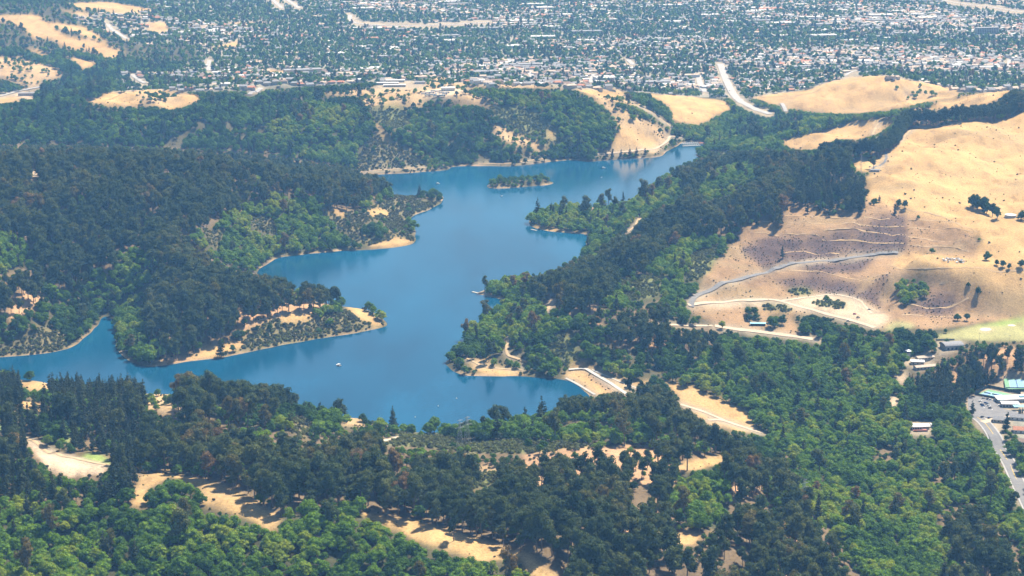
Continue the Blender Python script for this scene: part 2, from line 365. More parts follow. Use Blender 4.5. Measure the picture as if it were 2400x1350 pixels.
# ---------------------------------------------------------------- land cover, outlined in photo pixels, then carried onto the ground
# E eucalyptus, O bright oak and bay, o dark oak, M eucalyptus with oak, P pine, S scrub, s green scrub, G dry grass, V grass with oaks,
# D bare earth, K quarry grass, Q dark scree, C town, L watered lawn, F playing field, B burnt brown slope under trees, N no trees (built-up)
KEYS = "EOoMPSsGVDKQCLFBN"
COVER_PX = [
    ('O', [(-300, 200), (2700, 200), (2700, 1500), (-300, 1500)]),
    # --- far valley
    ('C', [(-300, -150), (2700, -150), (2700, 245), (2330, 215), (2250, 215), (2000, 185), (1850, 215), (1760, 232), (1600, 225), (1500, 215), (1290, 203), (1080, 200), (880, 190), (700, 203), (560, 212), (-300, 215)]),
    ('o', [(-300, -150), (350, -150), (340, 20), (250, 55), (330, 105), (440, 95), (470, 130), (390, 172), (290, 168), (262, 212), (480, 236), (700, 240), (700, 360), (-300, 360)]),
    ('C', [(170, 35), (330, 28), (325, 70), (300, 95), (255, 80), (200, 58)]),
    ('o', [(480, 212), (560, 212), (700, 203), (880, 190), (900, 215), (1000, 225), (1350, 210), (1440, 240), (1560, 310), (1560, 420), (480, 430)]),
    ('O', [(620, 300), (760, 240), (860, 270), (830, 330), (900, 380), (800, 395), (650, 350)]),
    ('O', [(1180, 240), (1350, 215), (1410, 240), (1450, 300), (1430, 345), (1310, 370), (1290, 320), (1330, 300)]),
    ('G', [(-300, 25), (0, 35), (90, 33), (110, 50), (200, 62), (255, 98), (215, 90), (170, 75), (130, 65), (150, 82), (240, 100), (285, 118), (280, 130), (255, 138), (220, 120), (150, 110), (135, 95), (80, 90), (50, 60), (0, 48), (-300, 50)]),
    ('G', [(160, 7), (250, 3), (362, 22), (340, 29), (270, 31), (235, 20), (190, 22)]),
    ('G', [(135, 20), (232, 35), (190, 38)]),
    ('V', [(-300, 120), (0, 130), (60, 135), (110, 150), (152, 166), (130, 182), (100, 186), (80, 202), (30, 192), (0, 178), (-300, 180)]),
    ('G', [(150, 130), (200, 140), (230, 148), (190, 163), (180, 146)]),
    ('G', [(50, 107), (122, 122), (95, 129)]),
    ('D', [(30, 214), (84, 218), (76, 232), (38, 228)]),
    ('G', [(-300, 222), (40, 226), (52, 236), (0, 242), (-300, 250)]),
    ('G', [(185, 233), (230, 228), (260, 215), (350, 209), (400, 209), (478, 228), (437, 246), (395, 256), (365, 247), (300, 246), (280, 249), (215, 239)]),
    ('V', [(320, 222), (360, 215), (410, 222), (435, 238), (400, 250), (330, 240)]),
    ('G', [(340, 52), (385, 50), (410, 70), (350, 80)]), ('G', [(505, 53), (630, 50), (625, 58), (515, 57)]), ('G', [(488, 115), (540, 98), (568, 94), (545, 112)]), ('G', [(605, 160), (680, 165), (690, 175), (640, 172)]),
    ('s', [(860, 255), (900, 246), (950, 258), (965, 285), (930, 300), (885, 285)]),
    ('S', [(850, 345), (880, 312), (900, 315), (960, 352), (1025, 388), (1000, 398), (830, 402)]),
    ('s', [(1140, 250), (1200, 247), (1260, 262), (1335, 318), (1300, 340), (1210, 300)]),
    ('V', [(1150, 288), (1165, 286), (1250, 328), (1300, 345), (1260, 352), (1232, 336), (1205, 338), (1155, 312)]),
    ('G', [(1280, 298), (1300, 302), (1306, 320), (1284, 325)]),
    ('G', [(875, 288), (890, 292), (920, 325), (900, 322)]),
    ('V', [(625, 232), (700, 230), (800, 212), (880, 205), (940, 200), (1000, 182), (1040, 178), (1075, 192), (1150, 197), (1290, 200), (1360, 208), (1290, 209), (1150, 207), (1075, 214), (1000, 232), (990, 248), (925, 245), (850, 248), (845, 235), (870, 224), (760, 222)]),
    ('N', [(870, 206), (900, 190), (970, 188), (1010, 196), (980, 208), (900, 210)]),
    ('D', [(982, 224), (1000, 210), (1050, 204), (1088, 208), (1070, 224), (1020, 229)]),
    ('V', [(1060, 218), (1100, 215), (1150, 232), (1180, 250), (1120, 245), (1080, 240)]),
    ('o', [(1085, 215), (1120, 202), (1300, 206), (1340, 214), (1300, 225), (1150, 225)]),
    ('V', [(1352, 209), (1460, 208), (1475, 222), (1500, 250), (1440, 235), (1430, 245), (1500, 272), (1565, 302), (1562, 335), (1535, 358), (1430, 352), (1448, 300), (1435, 265), (1380, 222)]),
    ('G', [(1352, 209), (1460, 208), (1468, 225), (1420, 226), (1400, 230), (1380, 220)]), ('G', [(1452, 295), (1500, 310), (1545, 335), (1530, 354), (1440, 345)]),
    ('o', [(1458, 214), (1500, 216), (1560, 246), (1577, 290), (1530, 270), (1480, 240)]),
    ('G', [(1515, 219), (1600, 223), (1700, 236), (1722, 256), (1690, 272), (1640, 292), (1610, 286), (1578, 286), (1568, 250)]),
    ('O', [(1560, 300), (1640, 290), (1720, 250), (1800, 268), (1900, 275), (2080, 255), (2090, 272), (1990, 285), (1830, 332), (1840, 352), (1760, 352), (1700, 420), (1600, 400), (1655, 352), (1640, 332), (1590, 336)]),
    ('o', [(1680, 300), (1830, 262), (1870, 275), (1840, 320), (1780, 330)]),
    ('G', [(1762, 226), (1830, 218), (1880, 213), (1950, 190), (2000, 178), (2080, 178), (2180, 195), (2252, 211), (2240, 226), (2150, 242), (2080, 258), (2000, 266), (1920, 263), (1850, 252), (1800, 240)]),
    ('V', [(2100, 205), (2160, 200), (2200, 222), (2130, 236)]),
    ('G', [(1830, 330), (1900, 312), (2000, 285), (2085, 274), (2092, 285), (2055, 315), (1950, 342), (1862, 354)]),
    ('G', [(2180, 244), (2260, 225), (2330, 212), (2450, 205), (2450, 225), (2200, 262)]),
    ('G', [(2110, 262), (2180, 250), (2200, 265), (2150, 285), (2100, 290)]),
    # --- big grass hill
    ('G', [(2145, 290), (2060, 365), (1980, 372), (1960, 395), (2040, 402), (2000, 470), (2090, 482), (2280, 545), (2420, 640), (2700, 760), (2700, 200), (2420, 225), (2350, 280), (2270, 280)]),
    ('E', [(1890, 362), (1960, 325), (2050, 325), (2100, 295), (2115, 255), (2140, 252), (2150, 282), (2240, 262), (2330, 238), (2372, 208), (2450, 208), (2450, 238), (2395, 260), (2340, 280), (2270, 282), (2200, 294), (2142, 292), (2095, 345), (2060, 367), (1990, 370)]),
    # --- quarry
    ('K', [(1615, 725), (1640, 660), (1700, 585), (1760, 522), (1840, 470), (2000, 462), (2090, 482), (2280, 545), (2310, 600), (2420, 640), (2420, 745), (2250, 762), (2200, 772), (2080, 772), (1920, 800), (1690, 770)]),
    ('G', [(2100, 592), (2180, 592), (2280, 605), (2300, 560), (2420, 620), (2700, 760), (2420, 745), (2300, 700), (2180, 640), (2090, 625)]),
    ('Q', [(1735, 585), (1760, 560), (1850, 548), (1940, 548), (2000, 530), (2060, 510), (2120, 500), (2126, 582), (2040, 598), (1900, 618), (1800, 635)]),
    ('Q', [(1850, 628), (1960, 604), (2060, 598), (2010, 640), (1940, 640)]),
    ('Q', [(1805, 652), (1900, 645), (2012, 660), (2000, 694), (1950, 685), (1840, 682)]),
    ('Q', [(2000, 694), (2060, 648), (2085, 640), (2060, 700), (2070, 725), (2040, 705)]),
    ('Q', [(2150, 680), (2240, 690), (2230, 745), (2120, 735)]),
    ('D', [(1612, 714), (1700, 706), (1850, 702), (1950, 690), (2020, 705), (2085, 742), (2055, 770), (2000, 748), (1900, 732), (1800, 716), (1640, 722)]),
    ('s', [(1790, 712), (1850, 712), (1870, 728), (1800, 728)]), ('s', [(1905, 702), (1975, 705), (1990, 720), (1920, 720)]), ('s', [(1850, 676), (1895, 676), (1905, 690), (1855, 690)]),
    ('o', [(1745, 712), (1775, 716), (1780, 755), (1750, 750)]), ('o', [(1800, 738), (1840, 735), (1830, 770), (1802, 768)]), ('O', [(2110, 650), (2165, 650), (2170, 690), (2130, 720), (2105, 700)]),
    ('o', [(1850, 735), (1925, 735), (2000, 748), (2080, 775), (2080, 800), (1920, 810), (1900, 785), (1880, 790)]),
    ('F', [(2090, 752), (2140, 755), (2145, 770), (2070, 772)]),
    ('F', [(2160, 795), (2290, 762), (2430, 738), (2430, 806), (2330, 800), (2240, 796)]),
    ('L', [(2285, 765), (2345, 752), (2420, 735), (2420, 745), (2350, 762)]),
    ('D', [(2298, 768), (2320, 766), (2325, 773), (2300, 775)]),
    # --- east shore
    ('M', [(1548, 400), (1600, 388), (1648, 370), (1665, 354), (1760, 348), (1900, 350), (1990, 368), (2020, 420), (2032, 470), (1980, 475), (1880, 470), (1840, 470), (1835, 530), (1770, 512), (1720, 560), (1650, 560), (1600, 570), (1560, 590), (1520, 640), (1450, 690), (1400, 740), (1340, 750), (1300, 760), (1270, 720), (1230, 680), (1290, 640), (1370, 610), (1430, 560), (1500, 510), (1600, 450), (1640, 400)]),
    ('O', [(1555, 400), (1600, 420), (1560, 460), (1500, 500), (1430, 540), (1380, 560), (1240, 520), (1300, 480), (1420, 470), (1500, 420)]),
    ('O', [(1650, 420), (1760, 385), (1780, 410), (1700, 460), (1640, 470)]),
    ('E', [(1560, 398), (1600, 386), (1645, 368), (1690, 380), (1640, 420), (1590, 430), (1560, 410)]),
    ('E', [(1730, 440), (1830, 420), (1850, 470), (1838, 525), (1770, 512), (1720, 555), (1600, 570), (1560, 600), (1500, 640), (1440, 640), (1480, 570), (1600, 510)]),
    ('P', [(1850, 420), (1990, 400), (2035, 440), (2025, 490), (1960, 500), (1860, 478)]),
    ('E', [(1240, 650), (1340, 610), (1430, 580), (1440, 660), (1400, 730), (1340, 750), (1290, 740), (1240, 700)]),
    ('s', [(1450, 652), (1560, 640), (1545, 690), (1470, 705)]), ('s', [(1610, 600), (1690, 570), (1660, 640), (1610, 660)]), ('s', [(1400, 475), (1500, 445), (1480, 465), (1420, 480)]), ('G', [(1350, 490), (1410, 480), (1380, 492)]),
    ('s', [(1660, 358), (1710, 352), (1690, 368)]),
    ('o', [(1420, 740), (1560, 730), (1700, 760), (1690, 880), (1600, 900), (1500, 880), (1380, 860), (1260, 880), (1080, 880), (1050, 850), (1100, 810), (1250, 800)]),
    ('E', [(1420, 740), (1560, 700), (1570, 760), (1510, 820), (1440, 820)]), ('E', [(1590, 760), (1690, 760), (1690, 800), (1640, 850), (1580, 810)]),
    ('s', [(1280, 780), (1330, 785), (1360, 830), (1330, 855), (1290, 820)]),
    ('G', [(1095, 845), (1135, 834), (1148, 852), (1210, 866), (1230, 884), (1150, 884), (1112, 864)]),
    ('D', [(1268, 725), (1285, 705), (1310, 695), (1300, 715), (1280, 735)]), ('G', [(1335, 850), (1375, 845), (1380, 862), (1340, 862)]), ('D', [(1115, 682), (1145, 682), (1158, 696), (1140, 696)]), ('G', [(1248, 532), (1280, 528), (1330, 544), (1260, 544)]),
    ('B', [(1380, 730), (1400, 720), (1410, 770), (1390, 780)]), ('B', [(1530, 780), (1580, 770), (1570, 830), (1520, 830)]),
    ('G', [(1318, 880), (1335, 866), (1390, 860), (1480, 893), (1560, 890), (1620, 905), (1700, 938), (1755, 962), (1765, 995), (1805, 1018), (1740, 1010), (1640, 985), (1590, 955), (1480, 935), (1380, 930)]),
    ('Q', [(1362, 868), (1386, 873), (1472, 930), (1440, 926), (1398, 895)]),
    ('o', [(1480, 880), (1600, 880), (1570, 892), (1490, 892)]),
    # --- west
    ('E', [(-300, 335), (250, 338), (600, 355), (800, 385), (915, 415), (925, 445), (860, 480), (820, 505), (720, 462), (640, 460), (560, 500), (480, 540), (430, 560), (500, 600), (600, 640), (700, 655), (800, 660), (806, 715), (760, 718), (700, 700), (610, 702), (560, 720), (560, 785), (450, 835), (330, 800), (270, 740), (330, 640), (220, 640), (200, 690), (100, 700), (60, 745), (-300, 760)]),
    ('O', [(225, 690), (262, 640), (372, 618), (365, 640), (330, 700), (345, 780), (370, 830), (385, 860), (300, 852), (262, 790)]),
    ('O', [(-100, 550), (30, 555), (80, 590), (90, 620), (0, 640), (-100, 620)]), ('O', [(270, 600), (340, 590), (350, 620), (280, 640)]),
    ('o', [(-100, 740), (20, 740), (90, 672), (150, 680), (245, 735), (215, 775), (170, 815), (100, 835), (-100, 840)]),
    ('B', [(20, 730), (60, 675), (98, 672), (100, 705), (65, 735), (30, 770)]),
    ('S', [(40, 800), (100, 762), (140, 775), (172, 812), (60, 834), (-60, 838)]),
    ('O', [(480, 595), (530, 550), (560, 500), (640, 462), (720, 470), (790, 500), (830, 560), (780, 592), (690, 602), (605, 635), (540, 625)]),
    ('S', [(580, 505), (650, 508), (648, 545), (600, 542)]), ('S', [(474, 532), (530, 545), (505, 580), (485, 570)]), ('B', [(548, 470), (572, 455), (575, 500), (555, 515)]), ('B', [(436, 558), (470, 580), (490, 600), (470, 595)]),
    ('S', [(750, 488), (800, 500), (870, 485), (912, 465), (962, 530), (974, 562), (900, 582), (830, 562), (790, 530)]),
    ('G', [(855, 495), (895, 484), (912, 500), (875, 510)]), ('G', [(760, 488), (815, 492), (805, 510)]), ('G', [(860, 575), (930, 555), (970, 562), (930, 580)]),
    ('o', [(845, 530), (880, 512), (910, 530), (900, 560), (860, 555)]),
    ('S', [(915, 445), (960, 452), (1042, 460), (1020, 482), (962, 512), (920, 482)]),
    ('o', [(990, 452), (1030, 445), (1035, 460), (1000, 462)]),
    ('S', [(370, 845), (450, 830), (560, 790), (850, 720), (908, 760), (830, 784), (640, 817), (350, 860)]),
    ('B', [(380, 830), (450, 835), (560, 785), (560, 720), (610, 700), (700, 705), (800, 714), (720, 740), (600, 790), (500, 830), (380, 856)]),
    ('S', [(560, 785), (640, 745), (740, 740), (830, 745), (880, 755), (830, 780), (640, 814), (560, 828)]),
    ('G', [(660, 735), (700, 728), (740, 740), (720, 752), (660, 755)]), ('G', [(800, 714), (850, 722), (900, 755), (880, 765), (840, 742)]), ('G', [(480, 815), (540, 800), (580, 805), (520, 834), (430, 850)]),
    ('D', [(70, 397), (95, 395), (90, 415), (72, 420)]),
    # --- near ridge
    ('E', [(-300, 900), (100, 900), (330, 890), (520, 880), (620, 900), (780, 935), (800, 960), (900, 1020), (1100, 1035), (1500, 1040), (1560, 880), (1600, 930), (1690, 1000), (1780, 1040), (1850, 1160), (1950, 1240), (2050, 1400), (2050, 1500), (1240, 1500), (1310, 1360), (1250, 1308), (1150, 1270), (860, 1203), (820, 1185), (640, 1215), (480, 1120), (330, 1100), (300, 1190), (100, 1190), (-300, 1180)]),
    ('P', [(-300, 910), (30, 905), (160, 895), (250, 930), (330, 930), (400, 960), (330, 1080), (320, 1190), (100, 1190), (-300, 1170)]),
    ('o', [(90, 1000), (160, 960), (150, 1030), (160, 1060), (100, 1040)]),
    ('G', [(40, 888), (110, 893), (128, 912), (60, 912)]), ('G', [(45, 942), (98, 942), (98, 958), (50, 958)]),
    ('D', [(60, 1035), (88, 1028), (140, 1062), (180, 1070), (250, 1092), (240, 1112), (160, 1118), (100, 1085)]),
    ('L', [(190, 1080), (200, 1056), (235, 1064), (268, 1084), (240, 1092)]), ('L', [(188, 968), (200, 960), (218, 964), (214, 978)]), ('L', [(150, 1032), (160, 1005), (166, 1005), (163, 1036)]), ('L', [(-10, 992), (15, 1000), (8, 1010), (-10, 1008)]), ('L', [(232, 955), (238, 958), (236, 972), (231, 970)]),
    ('V', [(325, 930), (360, 918), (440, 922), (450, 945), (400, 975), (360, 965)]),
    ('o', [(440, 960), (640, 950), (760, 950), (800, 960), (850, 962), (920, 985), (915, 1000), (830, 1010), (780, 1020), (640, 1010), (520, 985)]),
    ('S', [(500, 935), (620, 960), (600, 975), (500, 950)]), ('S', [(680, 975), (730, 985), (720, 1030), (685, 1020)]), ('V', [(790, 965), (850, 985), (860, 1000), (800, 1000)]), ('S', [(880, 995), (920, 990), (900, 1010)]),
    ('E', [(405, 870), (500, 865), (500, 950), (410, 940)]), ('E', [(505, 885), (700, 905), (740, 930), (780, 935), (770, 950), (660, 975), (520, 960)]),
    ('o', [(880, 1010), (990, 992), (1100, 965), (1200, 945), (1330, 925), (1500, 920), (1560, 890), (1600, 930), (1600, 1000), (1500, 1050), (1400, 1040), (1240, 1030), (1100, 1035), (1000, 1020), (930, 1025)]),
    ('M', [(1270, 925), (1400, 925), (1560, 890), (1600, 940), (1600, 1000), (1450, 1000), (1300, 985)]),
    ('s', [(888, 1040), (940, 1018), (1010, 1014), (1100, 1035), (1260, 1030), (1400, 1045), (1260, 1064), (1100, 1058), (1000, 1048)]),
    ('V', [(1130, 1085), (1180, 1090), (1160, 1110), (1110, 1105)]), ('s', [(1090, 1120), (1150, 1100), (1180, 1120), (1110, 1150)]),
    ('B', [(1230, 1065), (1330, 1050), (1500, 1042), (1570, 1060), (1600, 1100), (1575, 1230), (1480, 1270), (1380, 1230), (1300, 1210), (1200, 1130)]),
    ('E', [(1330, 1140), (1450, 1120), (1560, 1150), (1500, 1230), (1400, 1200)]),
    ('G', [(1575, 1088), (1640, 1072), (1692, 1064), (1702, 1080), (1640, 1098), (1590, 1108)]), ('G', [(1570, 1252), (1610, 1245), (1645, 1250), (1630, 1275), (1580, 1275)]),
    ('B', [(1700, 1110), (1790, 1105), (1770, 1160), (1720, 1165)]), ('B', [(1820, 1220), (1880, 1220), (1865, 1360), (1815, 1360)]),
    ('O', [(1590, 1110), (1690, 1085), (1720, 1120), (1690, 1240), (1620, 1245), (1570, 1190)]),
    ('G', [(325, 1112), (405, 1098), (420, 1118), (480, 1118), (560, 1150), (655, 1210), (642, 1248), (600, 1222), (520, 1195), (455, 1172), (462, 1140), (400, 1128), (350, 1150), (345, 1192), (300, 1185)]),
    ('o', [(342, 1150), (395, 1115), (465, 1138), (460, 1170), (520, 1198), (600, 1230), (600, 1260), (350, 1230)]),
    ('G', [(818, 1190), (870, 1203), (1000, 1225), (1150, 1270), (1250, 1305), (1310, 1360), (1330, 1500), (1250, 1500), (1240, 1350), (1220, 1312), (1120, 1312), (1050, 1292), (940, 1250), (840, 1210)]),
    ('O', [(-300, 1170), (60, 1190), (240, 1200), (345, 1192), (460, 1215), (600, 1225), (645, 1248), (720, 1210), (800, 1190), (850, 1205), (940, 1250), (1060, 1300), (1120, 1318), (1215, 1310), (1245, 1352), (1245, 1500), (-300, 1500)]),
    ('o', [(1000, 1290), (1120, 1312), (1215, 1308), (1240, 1352), (1000, 1352)]),
    ('G', [(1552, 892), (1620, 904), (1700, 938), (1755, 962), (1765, 995), (1805, 1018), (1740, 1008), (1660, 992), (1604, 956), (1585, 918)]),
    # --- creek valley and the club
    ('M', [(1750, 1040), (1850, 1060), (1900, 1150), (1870, 1230), (1800, 1180)]), ('E', [(2060, 1040), (2100, 1050), (2095, 1110), (2050, 1100)]), ('E', [(2190, 1090), (2250, 1070), (2240, 1140), (2180, 1150)]),
    ('E', [(2190, 1190), (2300, 1180), (2330, 1240), (2400, 1280), (2500, 1300), (2500, 1500), (2200, 1500), (2230, 1300)]),
    ('o', [(2100, 760), (2200, 790), (2350, 800), (2500, 800), (2500, 900), (2300, 930), (2260, 1000), (2160, 990), (2100, 900)]),
    ('P', [(2160, 860), (2250, 820), (2320, 805), (2430, 800), (2430, 870), (2330, 900), (2260, 960), (2180, 960), (2130, 900)]),
    ('B', [(2290, 830), (2370, 810), (2400, 840), (2360, 880), (2310, 870)]), ('B', [(2230, 860), (2270, 860), (2265, 900), (2230, 910)]),
    ('N', [(2268, 925), (2330, 905), (2340, 885), (2430, 868), (2430, 1040), (2350, 1030), (2330, 1010), (2290, 985), (2262, 955)]),
    ('N', [(2120, 835), (2200, 822), (2180, 800), (2260, 800), (2250, 820), (2190, 840), (2190, 855), (2150, 868), (2120, 855)]),
    ('N', [(2125, 985), (2190, 985), (2185, 1020), (2128, 1018)]),
    ('D', [(2090, 880), (2125, 870), (2130, 890), (2110, 900)]), ('D', [(2080, 935), (2105, 925), (2110, 950), (2085, 955)]),
    ('o', [(2345, 1000), (2400, 1020), (2500, 1100), (2500, 1180), (2420, 1180), (2380, 1080)]),
    ('C', [(2370, 970), (2500, 960), (2500, 1120), (2410, 1060), (2375, 1010)]),
]
RW, RH = 1500, 825
_kx, _ky = np.meshgrid(np.arange(RW) * 2.0 - 300, np.arange(RH) * 2.0 - 150)
RAST = np.full((RH, RW), KEYS.index('C'), np.int8)
for key, pl in COVER_PX:
    pl = np.array(pl, float)
    x0, x1 = int(max((pl[:, 0].min() + 300) // 2, 0)), int(min((pl[:, 0].max() + 300) // 2 + 2, RW))
    y0, y1 = int(max((pl[:, 1].min() + 150) // 2, 0)), int(min((pl[:, 1].max() + 150) // 2 + 2, RH))
    m = in_poly(_kx[y0:y1, x0:x1], _ky[y0:y1, x0:x1], pl)
    RAST[y0:y1, x0:x1][m] = KEYS.index(key)

# roads and tracks as the photo shows them: name, photo pixels, width, material, lift, unevenness, step, levelling
ROADS = [
    ("quarry_road", [(1620, 720), (1622, 706), (1640, 690), (1680, 672), (1750, 650), (1830, 626), (1900, 614), (1980, 606), (2050, 598), (2105, 593)], 7.5, 'asphalt', 0.35, 0.0, 5, .5),
    ("dirt_road", [(1612, 715), (1700, 708), (1780, 703), (1830, 706), (1880, 720), (1940, 737), (2000, 752), (2050, 768)], 7, 'dirt', 0.3, 0.3, 5, .3),
    ("dirt_road", [(1832, 705), (1900, 696), (1950, 690), (2010, 702), (2045, 735)], 4, 'dirt', 0.28, 0.3, 5, .3),
    ("dirt_road", [(1676, 764), (1720, 771), (1780, 778), (1850, 787), (1918, 797)], 9, 'dirt', 0.3, 0.2, 5, .3),
    ("dirt_road", [(1520, 763), (1560, 762), (1600, 763), (1640, 764), (1670, 764)], 5, 'dirt', 0.4, 0.2, 5, .3),
    ("farm_track", [(2140, 300), (2120, 320), (2093, 343), (2070, 353)], 4.5, 'track', 0.4, 0.2, 5, .3),
    ("farm_track", [(2068, 354), (2077, 363), (2075, 377), (2063, 388), (2045, 395)], 4, 'asphalt', 0.4, 0, 5, .3),
    ("farm_track", [(2067, 283), (2055, 295), (2045, 316)], 4, 'track', 0.5, 0.2, 5, .3),
    ("shore_trail", [(837, 403), (900, 398), (985, 394), (1020, 389), (1048, 384)], 3.5, 'track', 0.5, 0.3, 5, .3),
    ("shore_trail", [(1120, 383), (1180, 384), (1230, 378), (1290, 370)], 3.5, 'track', 0.5, 0.3, 5, .3),
    ("shore_trail", [(1400, 362), (1480, 355), (1530, 350), (1552, 340), (1565, 330), (1572, 320), (1600, 323)], 4.5, 'dirt', 0.5, 0.3, 5, .3),
    ("hill_track", [(1460, 226), (1500, 248), (1540, 272), (1575, 300)], 3, 'track', 0.4, 0.3, 5, .2),
    ("dam_crest_road", [(1333, 867), (1368, 865), (1385, 872), (1430, 898), (1474, 927)], 4.6, 'concrete', 0.4, 0, 5, .8),
    ("dam_crest_road", [(1388, 867), (1420, 881), (1465, 900), (1512, 917)], 2.0, 'concrete', 0.35, 0, 5, .5),
    ("dam_apron", [(1326, 887), (1350, 899), (1394, 925)], 2.6, 'concrete', 0.4, 0, 5, .3),
    ("service_road", [(1595, 948), (1640, 962), (1680, 978), (1720, 994), (1790, 1016)], 4.5, 'dirt', 0.35, 0.2, 5, .3),
    ("service_road", [(1660, 985), (1690, 985), (1715, 992)], 6, 'dirt', 0.4, 0.2, 5, .3),
    ("woodland_trail", [(1190, 790), (1188, 815), (1190, 832), (1210, 840), (1235, 850)], 3.5, 'track', 0.4, 0.3, 5, .3),
    ("woodland_trail", [(1090, 838), (1130, 858), (1170, 864), (1225, 868)], 3, 'track', 0.35, 0.3, 5, .3),
    ("woodland_trail", [(1312, 694), (1295, 710), (1278, 730)], 5, 'track', 0.4, 0.3, 5, .3),
    ("woodland_trail", [(1470, 545), (1490, 528), (1500, 510)], 5, 'track', 0.4, 0.3, 5, .3),
    ("ridge_trail", [(890, 1042), (905, 1032), (935, 1024)], 4, 'dirt', 0.4, 0.3, 5, .3),
    ("ridge_trail", [(45, 1020), (80, 1034), (140, 1066), (185, 1076), (250, 1090)], 4, 'track', 0.3, 0.3, 5, .3),
    ("valley_road", [(2440, 1245), (2400, 1162), (2366, 1088), (2331, 1024), (2306, 990), (2286, 976)], 11, 'asphalt', 0.35, 0, 5, .7),
    ("club_road", [(2302, 990), (2335, 983), (2368, 972), (2440, 955)], 9, 'dirt', 0.5, 0, 5, .7),
]
for ln in ([(1840, 505), (1900, 507), (2000, 511), (2087, 513)], [(1785, 518), (1900, 523), (2017, 528), (2119, 531)], [(2129, 515), (2250, 524)], [(2129, 535), (2200, 539), (2281, 545)], [(2129, 555), (2254, 564)],
           [(2127, 573), (2200, 577), (2244, 580), (2275, 592)], [(1931, 541), (2050, 545), (2125, 551)], [(1927, 563), (2017, 565), (2119, 571)], [(1840, 592), (1900, 593), (1990, 595)], [(1770, 545), (1850, 548), (1920, 552)],
           [(2113, 738), (2170, 741), (2233, 742)], [(2093, 717), (2183, 723), (2233, 717), (2270, 698)], [(2100, 668), (2180, 668), (2240, 662)], [(1850, 634), (1930, 638), (2015, 655)], [(2085, 640), (2050, 648), (2012, 660)], [(2105, 480), (2180, 500), (2290, 545)], [(2080, 620), (2150, 630), (2230, 628), (2300, 628), (2400, 632)]):
    ROADS.append(("terrace_track", ln, 2.2, 'terrace', 0.2, 0.6, 3, .1))
for ln, w in (([(1688, 150), (1699, 180), (1714, 213), (1738, 240), (1770, 256), (1806, 268)], 17), ([(1637, 176), (1641, 196), (1650, 216)], 14), ([(1240, 166), (1248, 182)], 13), ([(1392, 174), (1384, 194)], 13),
              ([(491, 141), (488, 166)], 11), ([(632, -6), (662, 20)], 14), ([(668, -4), (702, 20)], 14), ([(252, 58), (275, 78), (298, 92)], 12), ([(1832, 243), (1842, 262)], 8), ([(585, 222), (612, 208)], 10), ([(0, 226), (40, 215), (95, 204)], 9),
              ([(2140, -12), (2250, 8), (2330, 18), (2430, 34)], 14), ([(1980, 178), (2012, 165)], 8), ([(1472, 140), (1484, 152)], 12), ([(2368, 140), (2366, 158)], 14), ([(820, 35), (840, 55), (1000, 60), (1150, 52)], 14), ([(310, 175), (340, 195)], 10)):
    ROADS.append(("town_street", ln, w, 'street', 0.8, 0.0, 12, .7))
for _nm, _pl, _w2, *_r in ROADS:
    _v = 12 if _nm in ("dam_apron", "terrace_track") else 1
    for (_a, _b), (_c, _d) in zip(_pl[:-1], _pl[1:]):
        _n = int(math.hypot(_c - _a, _d - _b) / 2) + 1
        for _t in np.linspace(0, 1, _n + 1):
            _x, _y = _a + (_c - _a) * _t, _b + (_d - _b) * _t
            _hw = 0.5 * _w2 * FPX / (CAM_H / max(0.08, math.sin(PITCH + (_y - 675) / FPX))) + 1.5
            _i0, _i1, _j0, _j1 = int((_x - _hw + 300) / 2), int((_x + _hw + 300) / 2) + 1, int((_y - _hw * .5 + 150) / 2), int((_y + _hw * .5 + 150) / 2) + 1
            if _nm == "terrace_track":
                continue
            RAST[max(_j0, 0):max(_j1, 0), max(_i0, 0):max(_i1, 0)] = KEYS.index('N')


def look(px, py):
    ix = np.clip(((px + 300) / 2).astype(int), 0, RW - 1)
    iy = np.clip(((py + 150) / 2).astype(int), 0, RH - 1)
    return RAST[iy, ix]


# ---------------------------------------------------------------- the ground sheet: fans out, so its cells grow with distance
U_IN = np.arange(-0.345, 0.3451, 0.00138)
U = np.concatenate([np.linspace(-1.6, -0.36, 22), U_IN, np.linspace(0.36, 1.6, 22)])
Y = [300.0]
while Y[-1] < 26000:
    yy = Y[-1]
    Y.append(yy * (1.05 if yy < 1050 else 1.0029 if yy < 4300 else 1.004 if yy < 7600 else 1.05))
Y = np.array(Y)
GX = U[None, :] * Y[:, None]
GY = np.repeat(Y[:, None], len(U), 1)
GZ = ground(GX, GY)
WZ = np.where(shore(GX, GY) < 0, 0.0, GZ)
_el = (WZ - CAM_H) / GY
_mx = np.maximum.accumulate(_el, 0)
VIS = _el >= _mx - 1e-9
_px, _py, _ = project(GX, GY, WZ)
_wx = 9 * fbm(GX / 22, GY / 22, 51, 3) * 1500 / GY
_wy = 5 * fbm(GX / 22, GY / 22, 57, 3) * 1500 / GY
GC = look(_px + _wx, _py + _wy)
# ground that the photo hides takes the cover of the crest in front of it
_idx = np.where(VIS, np.arange(len(Y))[:, None], 0)
_idx = np.maximum.accumulate(_idx, 0)
GC = np.take_along_axis(GC, _idx, 0)
ISLE_M = poly_isle(GX, GY) > 0
GC[ISLE_M] = KEYS.index('o')
_logY = np.log(Y)


def cover(x, y):
    iy = np.clip(np.searchsorted(Y, y), 0, len(Y) - 1)
    u = x / y
    iu = np.clip(np.searchsorted(U, u), 0, len(U) - 1)
    return GC[iy, iu]

# ---------------------------------------------------------------- materials
def new_mat(name):
    m = bpy.data.materials.new(name)
    m.use_nodes = True
    nt = m.node_tree
    b = nt.nodes["Principled BSDF"]
    b.inputs["Roughness"].default_value = 0.85
    b.inputs["Specular IOR Level"].default_value = 0.2
    return m, nt, b


